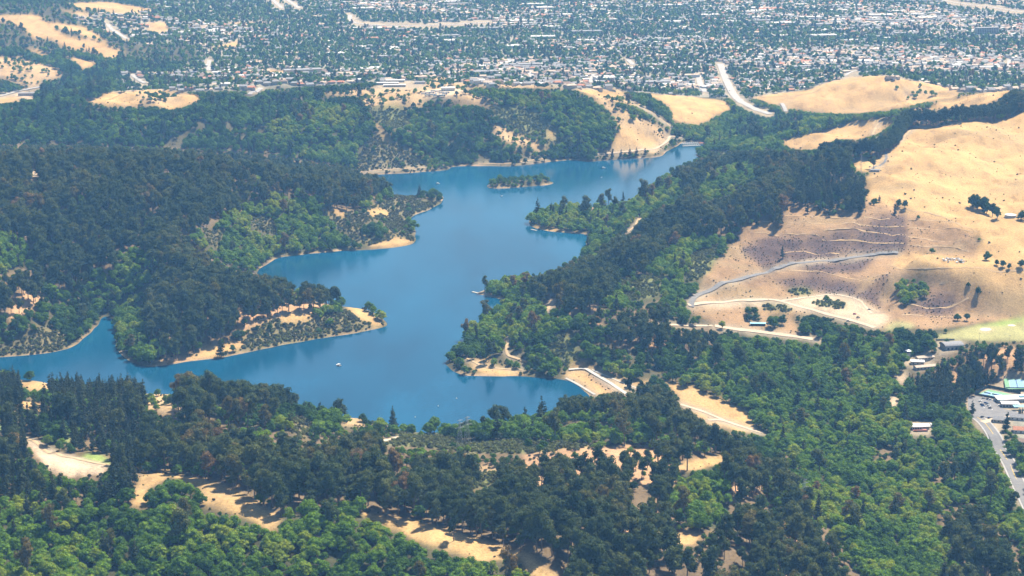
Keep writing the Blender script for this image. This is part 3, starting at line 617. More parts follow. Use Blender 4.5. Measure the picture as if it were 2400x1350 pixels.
def nd(nt, typ, **kw):
    n = nt.nodes.new(typ)
    for k, v in kw.items():
        setattr(n, k, v)
    return n


def noise_node(nt, coord, scale, detail=4, rough=0.55, stretch=None):
    n = nd(nt, "ShaderNodeTexNoise")
    n.inputs["Scale"].default_value = scale
    n.inputs["Detail"].default_value = detail
    n.inputs["Roughness"].default_value = rough
    if stretch:
        mp = nd(nt, "ShaderNodeMapping")
        mp.inputs["Scale"].default_value = stretch
        nt.links.new(coord, mp.inputs["Vector"])
        coord = mp.outputs[0]
    nt.links.new(coord, n.inputs["Vector"])
    return n.outputs["Fac"]


def ramp(nt, fac, stops):
    r = nd(nt, "ShaderNodeValToRGB")
    el = r.color_ramp.elements
    while len(el) < len(stops):
        el.new(0.5)
    for e, (p, c) in zip(el, stops):
        e.position = p
        e.color = (*c, 1) if len(c) == 3 else c
    nt.links.new(fac, r.inputs[0])
    return r.outputs[0]


def mix(nt, mode, fac, a, b):
    n = nd(nt, "ShaderNodeMix", data_type='RGBA', blend_type=mode)
    for sock, v in ((n.inputs[0], fac), (n.inputs[6], a), (n.inputs[7], b)):
        if isinstance(v, (int, float)):
            sock.default_value = v
        elif isinstance(v, tuple):
            sock.default_value = (*v, 1)
        else:
            nt.links.new(v, sock)
    return n.outputs[2]


def pos_coord(nt):
    return nd(nt, "ShaderNodeNewGeometry").outputs["Position"]


def mat_plain(name, col, rough=0.8, var=0.18, scale=0.3, metal=0.0):
    m, nt, b = new_mat(name)
    c = pos_coord(nt)
    f = noise_node(nt, c, scale, 4)
    g = tuple(min(1, v * (1 + var)) for v in col)
    d = tuple(v * (1 - var) for v in col)
    nt.links.new(ramp(nt, f, [(0.3, d), (0.7, g)]), b.inputs["Base Color"])
    b.inputs["Roughness"].default_value = rough
    b.inputs["Metallic"].default_value = metal
    return m


def mat_ground():
    m, nt, b = new_mat("ground")
    c = pos_coord(nt)
    a = nd(nt, "ShaderNodeVertexColor", layer_name="cover").outputs[0]
    big = ramp(nt, noise_node(nt, c, 0.009, 5, 0.6), [(0.3, (0.78, 0.77, 0.76)), (0.5, (1.0, 0.99, 0.97)), (0.7, (1.1, 1.1, 1.08))])
    streak = ramp(nt, noise_node(nt, c, 0.055, 6, 0.65, (1.0, 0.35, 1.0)), [(0.28, (0.62, 0.60, 0.60)), (0.46, (0.95, 0.95, 0.95)), (0.62, (1.05, 1.05, 1.04)), (0.8, (1.18, 1.17, 1.14))])
    fine = ramp(nt, noise_node(nt, c, 0.45, 4, 0.7), [(0.3, (0.62, 0.60, 0.58)), (0.48, (0.95, 0.95, 0.95)), (0.7, (1.18, 1.17, 1.15))])
    col = mix(nt, 'MULTIPLY', 1.0, a, big)
    col = mix(nt, 'MULTIPLY', 1.0, col, streak)
    col = mix(nt, 'MULTIPLY', 1.0, col, fine)
    nt.links.new(col, b.inputs["Base Color"])
    b.inputs["Roughness"].default_value = 0.95
    b.inputs["Specular IOR Level"].default_value = 0.05
    bp = nd(nt, "ShaderNodeBump")
    bp.inputs["Strength"].default_value = 0.6
    bp.inputs["Distance"].default_value = 1.2
    nt.links.new(noise_node(nt, c, 0.2, 6, 0.65), bp.inputs["Height"])
    nt.links.new(bp.outputs[0], b.inputs["Normal"])
    return m


def mat_water():
    m, nt, b = new_mat("lake_water")
    c = pos_coord(nt)
    f = noise_node(nt, c, 0.006, 5, 0.6, (1.0, 0.35, 1.0))
    nt.links.new(ramp(nt, f, [(0.35, (0.002, 0.046, 0.096)), (0.65, (0.003, 0.082, 0.165))]), b.inputs["Base Color"])
    b.inputs["Roughness"].default_value = 0.10
    b.inputs["IOR"].default_value = 1.33
    b.inputs["Specular IOR Level"].default_value = 0.5
    bp = nd(nt, "ShaderNodeBump")
    bp.inputs["Strength"].default_value = 0.35
    bp.inputs["Distance"].default_value = 0.25
    nt.links.new(noise_node(nt, c, 0.5, 4, 0.6, (1.0, 0.6, 1.0)), bp.inputs["Height"])
    nt.links.new(bp.outputs[0], b.inputs["Normal"])
    return m


def mat_leaf(name, stops, transl=0.18):
    """Foliage: 'tint' comes with each tree, the rest varies leaf clump by leaf clump."""
    m, nt, b = new_mat(name)
    t = nd(nt, "ShaderNodeAttribute", attribute_name="tint", attribute_type='INSTANCER').outputs["Fac"]
    oi = nd(nt, "ShaderNodeObjectInfo").outputs["Random"]
    ad = nd(nt, "ShaderNodeMath", operation='MULTIPLY_ADD')
    nt.links.new(oi, ad.inputs[0])
    ad.inputs[1].default_value = 0.30
    nt.links.new(t, ad.inputs[2])
    sub = nd(nt, "ShaderNodeMath", operation='SUBTRACT')
    nt.links.new(ad.outputs[0], sub.inputs[0])
    sub.inputs[1].default_value = 0.15
    col = ramp(nt, sub.outputs[0], stops)
    tc = nd(nt, "ShaderNodeTexCoord").outputs["Object"]
    v = ramp(nt, noise_node(nt, tc, 0.55, 3, 0.6), [(0.3, (0.50, 0.56, 0.60)), (0.7, (1.5, 1.42, 1.15))])
    col = mix(nt, 'MULTIPLY', 1.0, col, v)
    nt.links.new(col, b.inputs["Base Color"])
    b.inputs["Roughness"].default_value = 0.7
    b.inputs["Specular IOR Level"].default_value = 0.12
    tr = nd(nt, "ShaderNodeBsdfTranslucent")
    nt.links.new(mix(nt, 'MULTIPLY', 1.0, col, (1.25, 1.25, 0.7)), tr.inputs[0])
    ms = nd(nt, "ShaderNodeMixShader")
    ms.inputs[0].default_value = transl
    nt.links.new(b.outputs[0], ms.inputs[1])
    nt.links.new(tr.outputs[0], ms.inputs[2])
    nt.links.new(ms.outputs[0], nt.nodes["Material Output"].inputs[0])
    return m


M = {}
M['ground'] = mat_ground()
M['water'] = mat_water()
M['euc'] = mat_leaf("eucalyptus_leaves", [(0.0, (0.038, 0.068, 0.028)), (0.4, (0.072, 0.104, 0.036)), (0.72, (0.120, 0.138, 0.042)), (0.9, (0.19, 0.145, 0.05)), (1.0, (0.25, 0.155, 0.07))], 0.3)
M['oak'] = mat_leaf("oak_leaves", [(0.0, (0.030, 0.072, 0.015)), (0.35, (0.070, 0.148, 0.018)), (0.7, (0.155, 0.275, 0.024)), (1.0, (0.29, 0.345, 0.035))], 0.3)
M['pine'] = mat_leaf("pine_needles", [(0.0, (0.026, 0.044, 0.022)), (0.5, (0.050, 0.072, 0.028)), (1.0, (0.09, 0.10, 0.036))], 0.15)
M['shrub'] = mat_leaf("shrub_leaves", [(0.0, (0.060, 0.064, 0.042)), (0.5, (0.120, 0.125, 0.055)), (1.0, (0.180, 0.205, 0.070))], 0.1)
M['bark'] = mat_plain("bark", (0.17, 0.135, 0.10), 0.9, 0.35, 1.2)
M['dirt'] = mat_plain("pale_dirt", (0.50, 0.40, 0.29), 0.95, 0.15, 0.15)
M['track'] = mat_plain("track_dirt", (0.46, 0.335, 0.195), 0.95, 0.15, 0.2)
M['terrace'] = mat_plain("bench_track", (0.40, 0.28, 0.155), 0.95, 0.2, 0.2)
M['asphalt'] = mat_plain("worn_asphalt", (0.19, 0.185, 0.185), 0.9, 0.15, 0.2)
M['street'] = mat_plain("pale_street", (0.36, 0.35, 0.34), 0.85, 0.1, 0.1)  # pale asphalt of the town streets and the valley road's pavements
M['concrete'] = mat_plain("pale_concrete", (0.47, 0.44, 0.39), 0.85, 0.1, 0.3)
M['riprap'] = mat_plain("riprap_stone", (0.24, 0.22, 0.21), 0.9, 0.45, 0.6)
M['white'] = mat_plain("white_paint", (0.56, 0.56, 0.55), 0.5, 0.05, 0.4)
M['cream'] = mat_plain("cream_wall", (0.47, 0.425, 0.36), 0.8, 0.08, 0.4)
M['greywall'] = mat_plain("grey_wall", (0.36, 0.36, 0.36), 0.8, 0.1, 0.4)
M['roof_grey'] = mat_plain("grey_roof", (0.24, 0.24, 0.25), 0.8, 0.2, 0.5)
M['roof_brown'] = mat_plain("brown_roof", (0.22, 0.16, 0.13), 0.8, 0.2, 0.5)
M['roof_red'] = mat_plain("terracotta_roof", (0.40, 0.18, 0.11), 0.8, 0.2, 0.5)
M['roof_white'] = mat_plain("white_roof", (0.60, 0.60, 0.60), 0.6, 0.06, 0.5)
M['roof_tan'] = mat_plain("tan_roof", (0.46, 0.37, 0.29), 0.8, 0.15, 0.5)
M['dark'] = mat_plain("dark_glass", (0.03, 0.035, 0.045), 0.25, 0.1, 0.5)
M['steel'] = mat_plain("galvanised_steel", (0.42, 0.44, 0.46), 0.5, 0.1, 0.5, 0.3)
M['court_blue'] = mat_plain("blue_court", (0.22, 0.36, 0.54), 0.85, 0.08, 0.2)
M['court_green'] = mat_plain("green_court", (0.17, 0.34, 0.20), 0.85, 0.08, 0.2)
M['screen'] = mat_plain("dark_screen", (0.03, 0.05, 0.06), 0.8, 0.1, 0.5)
M['teal'] = mat_plain("pale_teal_metal", (0.30, 0.58, 0.70), 0.4, 0.05, 0.5)
M['wood'] = mat_plain("grey_wood", (0.36, 0.31, 0.26), 0.9, 0.2, 1.0)
M['deck_red'] = mat_plain("red_wood_deck", (0.42, 0.17, 0.12), 0.85, 0.15, 1.0)
M['yellow'] = mat_plain("yellow_line_paint", (0.60, 0.42, 0.06), 0.7, 0.05, 1.0)
M['rubber'] = mat_plain("rubber", (0.02, 0.02, 0.02), 0.9, 0.1, 3.0)
M['rubble'] = mat_plain("white_rubble", (0.62, 0.61, 0.60), 0.9, 0.2, 0.8)
M['lawn'] = mat_plain("lawn_turf", (0.22, 0.34, 0.07), 0.9, 0.12, 0.25)
M['sand'] = mat_plain("pale_sand", (0.66, 0.57, 0.42), 0.95, 0.08, 0.3)

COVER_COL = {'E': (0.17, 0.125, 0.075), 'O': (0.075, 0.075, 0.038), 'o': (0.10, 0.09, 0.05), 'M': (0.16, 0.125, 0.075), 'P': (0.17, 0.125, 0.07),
             'S': (0.185, 0.16, 0.08), 's': (0.19, 0.205, 0.08), 'G': (0.50, 0.33, 0.148), 'V': (0.47, 0.33, 0.18), 'D': (0.55, 0.43, 0.305),
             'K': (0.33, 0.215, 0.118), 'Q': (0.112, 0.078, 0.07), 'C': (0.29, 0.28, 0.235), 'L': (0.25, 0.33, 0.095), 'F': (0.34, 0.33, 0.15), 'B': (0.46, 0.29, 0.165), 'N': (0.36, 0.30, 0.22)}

# ---------------------------------------------------------------- mesh helpers
def link(o, parent=None):
    SC.collection.objects.link(o)
    if parent is not None:
        o.parent = parent
    return o


def mesh_np(name, v, faces_flat, n_per, mats, smooth=False, mat_idx=None):
    me = bpy.data.meshes.new(name)
    v = np.asarray(v, np.float32)
    f = np.asarray(faces_flat, np.int32).ravel()
    n_f = len(f) // n_per
    me.vertices.add(len(v))
    me.vertices.foreach_set("co", v.ravel())
    me.loops.add(len(f))
    me.loops.foreach_set("vertex_index", f)
    me.polygons.add(n_f)
    me.polygons.foreach_set("loop_start", np.arange(n_f, dtype=np.int32) * n_per)
    try:
        me.polygons.foreach_set("loop_total", np.full(n_f, n_per, np.int32))
    except Exception:
        pass
    me.polygons.foreach_set("use_smooth", np.full(n_f, smooth, bool))
    for m in mats:
        me.materials.append(m)
    if mat_idx is not None:
        me.polygons.foreach_set("material_index", np.asarray(mat_idx, np.int32))
    me.update(calc_edges=True)
    me.validate()
    return me


class MB:
    """Collects shapes; build() makes one mesh object of them."""
    def __init__(self):
        self.v, self.f, self.mi = [], [], []

    def add(self, vs, fs, mi=0):
        k = len(self.v)
        self.v += [tuple(p) for p in vs]
        self.f += [tuple(i + k for i in f) for f in fs]
        self.mi += [mi] * len(fs)
        return self

    def box(self, x0, x1, y0, y1, z0, z1, mi=0, rz=0.0, o=(0, 0, 0)):
        c, s = math.cos(rz), math.sin(rz)
        vs = [(o[0] + x * c - y * s, o[1] + x * s + y * c, o[2] + z) for z in (z0, z1) for x, y in ((x0, y0), (x1, y0), (x1, y1), (x0, y1))]
        return self.add(vs, [(3, 2, 1, 0), (4, 5, 6, 7), (0, 1, 5, 4), (1, 2, 6, 5), (2, 3, 7, 6), (3, 0, 4, 7)], mi)

    def bar(self, a, b, r, mi=0, n=4, r2=None):
        a, b = Vector(a), Vector(b)
        d = (b - a).normalized()
        u = d.orthogonal().normalized()
        w = d.cross(u)
        r2 = r if r2 is None else r2
        vs = []
        for p, rr in ((a, r), (b, r2)):
            for k in range(n):
                t = 2 * math.pi * (k + 0.5) / n
                vs.append(p + u * (rr * math.cos(t)) + w * (rr * math.sin(t)))
        fs = [(k, (k + 1) % n, n + (k + 1) % n, n + k) for k in range(n)] + [tuple(range(n - 1, -1, -1)), tuple(range(n, 2 * n))]
        return self.add(vs, fs, mi)

    def gable(self, x0, x1, y0, y1, z0, h, over=0.5, mi=0, hip=0.0):
        x0 -= over; x1 += over; y0 -= over; y1 += over
        ym = (y0 + y1) / 2
        vs = [(x0, y0, z0), (x1, y0, z0), (x1, y1, z0), (x0, y1, z0), (x0 + hip, ym, z0 + h), (x1 - hip, ym, z0 + h)]
        return self.add(vs, [(0, 1, 5, 4), (2, 3, 4, 5), (1, 2, 5), (3, 0, 4), (3, 2, 1, 0)], mi)

    def disc(self, r, z0, z1, n=20, mi=0, top=None, o=(0, 0)):
        vs = [(o[0] + r * math.cos(2 * math.pi * k / n), o[1] + r * math.sin(2 * math.pi * k / n), z) for z in (z0, z1) for k in range(n)]
        fs = [(k, (k + 1) % n, n + (k + 1) % n, n + k) for k in range(n)] + [tuple(range(n - 1, -1, -1))]
        if top is None:
            fs.append(tuple(range(n, 2 * n)))
        else:
            vs.append((o[0], o[1], top))
            fs += [(n + k, n + (k + 1) % n, 2 * n) for k in range(n)]
        return self.add(vs, fs, mi)

    def mesh(self, name, mats, smooth=False):
        me = bpy.data.meshes.new(name)
        me.from_pydata(self.v, [], self.f)
        for m in (mats if isinstance(mats, (list, tuple)) else [mats]):
            me.materials.append(m)
        me.polygons.foreach_set("material_index", self.mi)
        if smooth:
            me.polygons.foreach_set("use_smooth", [True] * len(self.f))
        me.update()
        return me

    def build(self, name, mats, parent=None, loc=None, rz=None, smooth=False):
        o = link(bpy.data.objects.new(name, self.mesh(name, mats, smooth)), parent)
        if loc is not None:
            o.location = loc
        if rz is not None:
            o.rotation_euler.z = rz
        return o


def tag(o, label=None, cat=None, group=None, kind=None):
    for k, v in (("label", label), ("category", cat), ("group", group), ("kind", kind)):
        if v:
            o[k] = v
    return o


def empty(name, loc, rz=0.0, label=None, cat=None, group=None):
    o = link(bpy.data.objects.new(name, None))
    o.empty_display_size = 1.0
    o.location = loc
    o.rotation_euler.z = rz
    return tag(o, label, cat, group)


# ---------------------------------------------------------------- the ground sheet itself
nr, nc = GX.shape
_i = np.arange(nr * nc).reshape(nr, nc)
_q = np.stack([_i[:-1, :-1], _i[:-1, 1:], _i[1:, 1:], _i[1:, :-1]], -1).reshape(-1, 4)
me = mesh_np("ground", np.stack([GX, GY, GZ], -1).reshape(-1, 3), _q, 4, [M['ground']], True)
_pal = np.array([COVER_COL[k] for k in KEYS])
_col = _pal[GC]
# the scree breaks up into grassy patches, and grazed or greyer patches lie on the dry grass
_q1 = (sstep(0.14, 0.45, fbm(GX / 22, GY / 12, 61, 4)) * (GC == KEYS.index('Q')))[..., None]
_col = _col * (1 - 0.75 * _q1) + np.array(COVER_COL['K']) * 0.75 * _q1
_q2 = (sstep(0.05, 0.4, fbm(GX / 75, GY / 40, 63, 4)) * np.isin(GC, [KEYS.index('G'), KEYS.index('K'), KEYS.index('V')]))[..., None]
_col = _col * (1 - 0.5 * _q2) + np.array((0.30, 0.235, 0.13)) * 0.5 * _q2
for _k in range(2):
    _col[1:-1] = (_col[:-2] + 2 * _col[1:-1] + _col[2:]) / 4
    _col[:, 1:-1] = (_col[:, :-2] + 2 * _col[:, 1:-1] + _col[:, 2:]) / 4
_d = shore(GX, GY)
_bank = (sstep(6, 1.5, _d) * (0.45 + 1.3 * fbm(GX / 30, GY / 30, 77, 3)))[..., None].clip(0, 1)
_col = _col * (1 - _bank) + np.array((0.40, 0.29, 0.18)) * _bank
_col = np.concatenate([_col, np.ones((*_col.shape[:2], 1))], -1).reshape(-1, 4).astype(np.float32)
ca = me.color_attributes.new("cover", 'FLOAT_COLOR', 'POINT')
ca.data.foreach_set("color", _col.ravel())
ground_ob = link(bpy.data.objects.new("ground", me))
tag(ground_ob, kind="structure")

# the lake: a flat sheet that runs a little under its banks
_n = len(LAKE)
_t = np.roll(LAKE, -1, 0) - np.roll(LAKE, 1, 0)
_t /= np.linalg.norm(_t, axis=1)[:, None]
_sg = 1 if np.sum(LAKE[:, 0] * np.roll(LAKE[:, 1], -1) - np.roll(LAKE[:, 0], -1) * LAKE[:, 1]) > 0 else -1
_out = LAKE + _sg * np.stack([_t[:, 1], -_t[:, 0]], 1) * 4.0
me = bpy.data.meshes.new("lake")
me.from_pydata([(x, y, 0.0) for x, y in _out], [], [tuple(range(_n))])
me.materials.append(M['water'])
lake = tag(link(bpy.data.objects.new("lake", me)), kind="structure")
if me.polygons[0].normal.z < 0:
    me.flip_normals()

# ---------------------------------------------------------------- trees
_ph = (1 + 5 ** 0.5) / 2
ICO_V = np.array([(-1, _ph, 0), (1, _ph, 0), (-1, -_ph, 0), (1, -_ph, 0), (0, -1, _ph), (0, 1, _ph), (0, -1, -_ph), (0, 1, -_ph), (_ph, 0, -1), (_ph, 0, 1), (-_ph, 0, -1), (-_ph, 0, 1)]) / math.sqrt(1 + _ph * _ph)
ICO_F = np.array([(0, 11, 5), (0, 5, 1), (0, 1, 7), (0, 7, 10), (0, 10, 11), (1, 5, 9), (5, 11, 4), (11, 10, 2), (10, 7, 6), (7, 1, 8), (3, 9, 4), (3, 4, 2), (3, 2, 6), (3, 6, 8), (3, 8, 9), (4, 9, 5), (2, 4, 11), (6, 2, 10), (8, 6, 7), (9, 8, 1)])


def crown_tris(rng, lobes, n_leaf, leaf, core=0.84):
    """Leaf clumps spread over uneven lobes, with a rough inner core to each lobe: vertices and triangles."""
    V, F = [], []
    k = 0
    for c in lobes:
        v = ICO_V * (c[3:6] * core) * (0.8 + 0.4 * rng.random((12, 1))) + c[:3]
        V.append(v)
        F.append(ICO_F + k)
        k += 12
    area = lobes[:, 3] * lobes[:, 5]
    w = rng.choice(len(lobes), n_leaf, p=area / area.sum())
    d = rng.normal(size=(n_leaf, 3))
    d[:, 2] = np.where(d[:, 2] < -0.3, -d[:, 2] * 0.6, d[:, 2])
    d /= np.linalg.norm(d, axis=1)[:, None]
    p = lobes[w, :3] + d * lobes[w, 3:6] * (0.82 + 0.36 * rng.random((n_leaf, 1)))
    n = d + 0.4 * rng.normal(size=(n_leaf, 3))
    n /= np.linalg.norm(n, axis=1)[:, None]
    t = np.cross(n, rng.normal(size=(n_leaf, 3)))
    t /= np.linalg.norm(t, axis=1)[:, None] + 1e-9
    b = np.cross(n, t)
    s = leaf * (0.55 + 0.8 * rng.random((n_leaf, 1)))
    q = np.stack([p - t * s, p - b * s * 0.62 + n * s * 0.25, p + t * s, p + b * s * 0.62 + n * s * 0.25], 1).reshape(-1, 3)
    qi = np.arange(n_leaf)[:, None] * 4 + k
    V.append(q)
    F.append(np.concatenate([qi + np.array((0, 1, 2)), qi + np.array((0, 2, 3))], 0))
    return np.concatenate(V), np.concatenate(F)


def limb(V, F, a, b, ra, rb, n=5):
    mb = MB().bar(a, b, ra, 0, n, rb)
    k = len(V)
    V += mb.v
    for f in mb.f:
        for i in range(1, len(f) - 1):
            F.append((f[0] + k, f[i] + k, f[i + 1] + k))


def proto_eucalyptus(seed):
    r = np.random.default_rng(seed)
    h = 21 + 6 * r.random()
    lean = r.normal(size=2) * 0.9
    tv, tf = [], []
    fork = h * (0.34 + 0.12 * r.random())
    limb(tv, tf, (0, 0, -1.5), (lean[0] * .4, lean[1] * .4, fork), 0.55, 0.38, 6)
    lobes = []
    nb = 5 + seed % 3
    for i in range(nb):
        a = 2 * math.pi * (i + r.random() * .7) / nb
        rad = (1.6 + 2.6 * r.random())
        zt = h * (0.52 + 0.42 * (i + 1) / nb) - r.random() * 2
        if i == nb - 1:
            rad, zt = 0.7, h - 2.4
        tip = np.array((lean[0] + rad * math.cos(a), lean[1] + rad * math.sin(a), zt))
        limb(tv, tf, (lean[0] * .4, lean[1] * .4, fork - 0.5), tip, 0.26, 0.1, 4)
        for k in range(3):
            rr = 1.5 + 1.2 * r.random()
            c = tip + r.normal(size=3) * (1.3, 1.3, 1.2) + (0, 0, -1.8 * k + 1.0)
            lobes.append((*c, rr * 1.1, rr * 1.1, rr * (0.95 + .4 * r.random())))
    for k in range(3):
        c = (lean[0] + r.normal() * 1.5, lean[1] + r.normal() * 1.5, h * (0.44 + 0.1 * r.random()))
        lobes.append((*c, 1.5, 1.5, 1.4))
    cv, cf = crown_tris(r, np.array(lobes), 950, 0.72, 0.74)
    return np.array(tv), np.array(tf), cv, cf, h


def proto_oak(seed):
    r = np.random.default_rng(100 + seed)
    h = 9.0 + 4 * r.random()
    R = 4.8 + 1.8 * r.random()
    off = r.normal(size=2) * 0.8
    tv, tf = [], []
    limb(tv, tf, (0, 0, -1.5), (r.normal() * .4, r.normal() * .4, 2.6), 0.5, 0.4, 6)
    lobes = []
    n = 24
    for i in range(n):
        a = 2.39996 * i + r.random() * 1.1
        q = math.sqrt((i + 0.5) / n) * (0.85 + 0.3 * r.random())
        rr = 0.95 + 1.35 * r.random() ** 1.5
        z = 1.9 + (h - 3.4) * math.sqrt(max(0, 1 - min(q, 1.0) ** 2 * 0.88)) + r.normal() * 0.75
        x, y = R * q * 0.86 * math.cos(a) + off[0], R * q * 0.86 * math.sin(a) + off[1]
        lobes.append((x, y, z, rr * (.9 + .5 * r.random()), rr * (.9 + .5 * r.random()), rr * (.75 + .35 * r.random())))
        if i % 4 == 0:
            limb(tv, tf, (0, 0, 1.6), (x * .8, y * .8, z - .6), 0.24, 0.08, 4)
    lobes.append((off[0] * .6, off[1] * .6, h * 0.45, R * .66, R * .66, h * 0.3))
    cv, cf = crown_tris(r, np.array(lobes), 1250, 0.5, 0.8)
    return np.array(tv), np.array(tf), cv, cf, h


def proto_pine(seed):
    r = np.random.default_rng(200 + seed)
    h = 19 + 4 * r.random()
    tv, tf = [], []
    limb(tv, tf, (0, 0, -1.5), (0, 0, h * .94), 0.42, 0.08, 5)
    lobes = []
    n = 9
    broad = 2.6 + 0.7 * (seed % 2)
    for i in range(n):
        f = i / (n - 1)
        z = h * (0.16 + 0.80 * f)
        rr = broad * (1.0 - f) ** 0.75 + 0.45
        for k in range(3 if f < .7 else 2):
            a = r.random() * 6.28
            o = rr * 0.5
            lobes.append((o * math.cos(a), o * math.sin(a), z + r.normal() * .3, rr * .72, rr * .72, 0.62 + .5 * (1 - f)))
    cv, cf = crown_tris(r, np.array(lobes), 620, 0.62, 0.72)
    return np.array(tv), np.array(tf), cv, cf, h


def proto_shrub(seed):
    r = np.random.default_rng(300 + seed)
    lobes = []
    for i in range(6):
        a = r.random() * 6.28
        q = 0.9 * r.random()
        rr = 0.55 + 0.4 * r.random()
        lobes.append((q * math.cos(a), q * math.sin(a), 0.45 + 0.5 * (1 - q) + .15 * r.normal(), rr, rr, rr * .8))
    tv, tf = [], []
    for k in range(3):
        limb(tv, tf, (0, 0, -.3), (r.normal() * .5, r.normal() * .5, .7), 0.08, 0.04, 3)
    cv, cf = crown_tris(r, np.array(lobes), 110, 0.36, 0.85)
    return np.array(tv), np.array(tf), cv, cf, 1.6


KIND = {'eucalyptus_tree': (proto_eucalyptus, 7, 'euc'), 'oak_tree': (proto_oak, 8, 'oak'), 'pine_tree': (proto_pine, 4, 'pine'), 'shrub': (proto_shrub, 3, 'shrub')}
PROTO = {}
for kind, (fn, n, mt) in KIND.items():
    col = bpy.data.collections.new(kind + "_stock")
    PROTO[kind] = {'trunk': [], 'crown': [], 'h': [], 'col': col}
    for s in range(n):
        tv, tf, cv, cf, h = fn(s)
        PROTO[kind]['trunk'].append(mesh_np("trunk", tv, tf, 3, [M['bark']]))
        PROTO[kind]['crown'].append(mesh_np("crown", cv, cf, 3, [M[mt]]))
        PROTO[kind]['h'].append(h)
        both = mesh_np(kind, np.concatenate([tv, cv]), np.concatenate([tf, cf + len(tv)]), 3, [M['bark'], M[mt]], False, [0] * len(tf) + [1] * len(cf))
        ob = bpy.data.objects.new("%s_stock_%d" % (kind, s), both)
        col.objects.link(ob)


def instancer_tree(name, col):
    ng = bpy.data.node_groups.new(name, 'GeometryNodeTree')
    ng.interface.new_socket("Geometry", in_out='INPUT', socket_type='NodeSocketGeometry')
    ng.interface.new_socket("Geometry", in_out='OUTPUT', socket_type='NodeSocketGeometry')
    N, L = ng.nodes, ng.links
    gi, go = N.new('NodeGroupInput'), N.new('NodeGroupOutput')
    ci = N.new('GeometryNodeCollectionInfo')
    ci.inputs['Collection'].default_value = col
    ci.inputs['Separate Children'].default_value = True
    ci.inputs['Reset Children'].default_value = True
    ip = N.new('GeometryNodeInstanceOnPoints')
    ip.inputs['Pick Instance'].default_value = True

    def attr(nm, dt):
        a = N.new('GeometryNodeInputNamedAttribute')
        a.data_type = dt
        a.inputs['Name'].default_value = nm
        return a.outputs[0]
    L.new(gi.outputs[0], ip.inputs['Points'])
    L.new(ci.outputs[0], ip.inputs['Instance'])
    L.new(attr('pick', 'INT'), ip.inputs['Instance Index'])
    L.new(attr('turn', 'FLOAT_VECTOR'), ip.inputs['Rotation'])
    L.new(attr('size', 'FLOAT_VECTOR'), ip.inputs['Scale'])
    L.new(ip.outputs[0], go.inputs[0])
    return ng


def stuff(name, label, cat, col, pts, pick, turn, size, tint):
    me = bpy.data.meshes.new(name)
    n = len(pts)
    me.vertices.add(n)
    me.vertices.foreach_set("co", np.asarray(pts, np.float32).ravel())
    for nm, ty, arr in (('pick', 'INT', pick), ('turn', 'FLOAT_VECTOR', turn), ('size', 'FLOAT_VECTOR', size), ('tint', 'FLOAT', tint)):
        a = me.attributes.new(nm, ty, 'POINT')
        a.data.foreach_set('vector' if ty == 'FLOAT_VECTOR' else 'value', np.ascontiguousarray(arr, np.int32 if ty == 'INT' else np.float32).ravel())
    o = link(bpy.data.objects.new(name, me))
    md = o.modifiers.new("scatter", 'NODES')
    md.node_group = instancer_tree(name, col)
    return tag(o, label, cat, kind="stuff")


def tree_ix(k):
    return KEYS.index(k)


# -- where trees can stand: a jittered lattice over the ground, kept where both foot and crown show the right cover
SP_T = 7.2
tx, ty_ = [], []
for yb in np.arange(1180, 4700, SP_T):
    xm = 0.345 * yb
    xs = np.arange(-xm, xm, SP_T)
    tx.append(xs)
    ty_.append(np.full(xs.shape, yb))
tx, ty_ = np.concatenate(tx), np.concatenate(ty_)
tx = tx + (RNG.random(len(tx)) - .5) * SP_T * 0.95
ty_ = ty_ + (RNG.random(len(ty_)) - .5) * SP_T * 0.95
tz = ground(tx, ty_)
td = shore(tx, ty_)
tc = cover(tx, ty_)
keys = np.array(list(KEYS))[tc]
rnd = RNG.random(len(tx))
gap = fbm(tx / 55, ty_ / 55, 91, 3)
kind = np.full(len(tx), '', dtype='<U16')


def assign(key, *pairs, gapmin=None):
    m = keys == key
    a = 0.0
    for k, p in pairs:
        s = m & (rnd >= a) & (rnd < a + p)
        if gapmin is not None:
            s &= gap > gapmin
        kind[s] = k
        a += p


assign('E', ('eucalyptus_tree', 0.56), ('oak_tree', 0.05), gapmin=-0.55)
assign('M', ('eucalyptus_tree', 0.34), ('oak_tree', 0.36))
assign('O', ('oak_tree', 0.78), ('eucalyptus_tree', 0.012), ('pine_tree', 0.015))
assign('o', ('oak_tree', 0.66), ('eucalyptus_tree', 0.02), ('pine_tree', 0.03), gapmin=-0.42)
assign('P', ('pine_tree', 0.66), ('oak_tree', 0.12), ('eucalyptus_tree', 0.05), gapmin=-0.4)
assign('S', ('oak_tree', 0.035))
assign('s', ('oak_tree', 0.05))
assign('V', ('oak_tree', 0.10))
assign('B', ('eucalyptus_tree', 0.33), ('oak_tree', 0.06))
assign('K', ('oak_tree', 0.002))
assign('Q', ('oak_tree', 0.001))
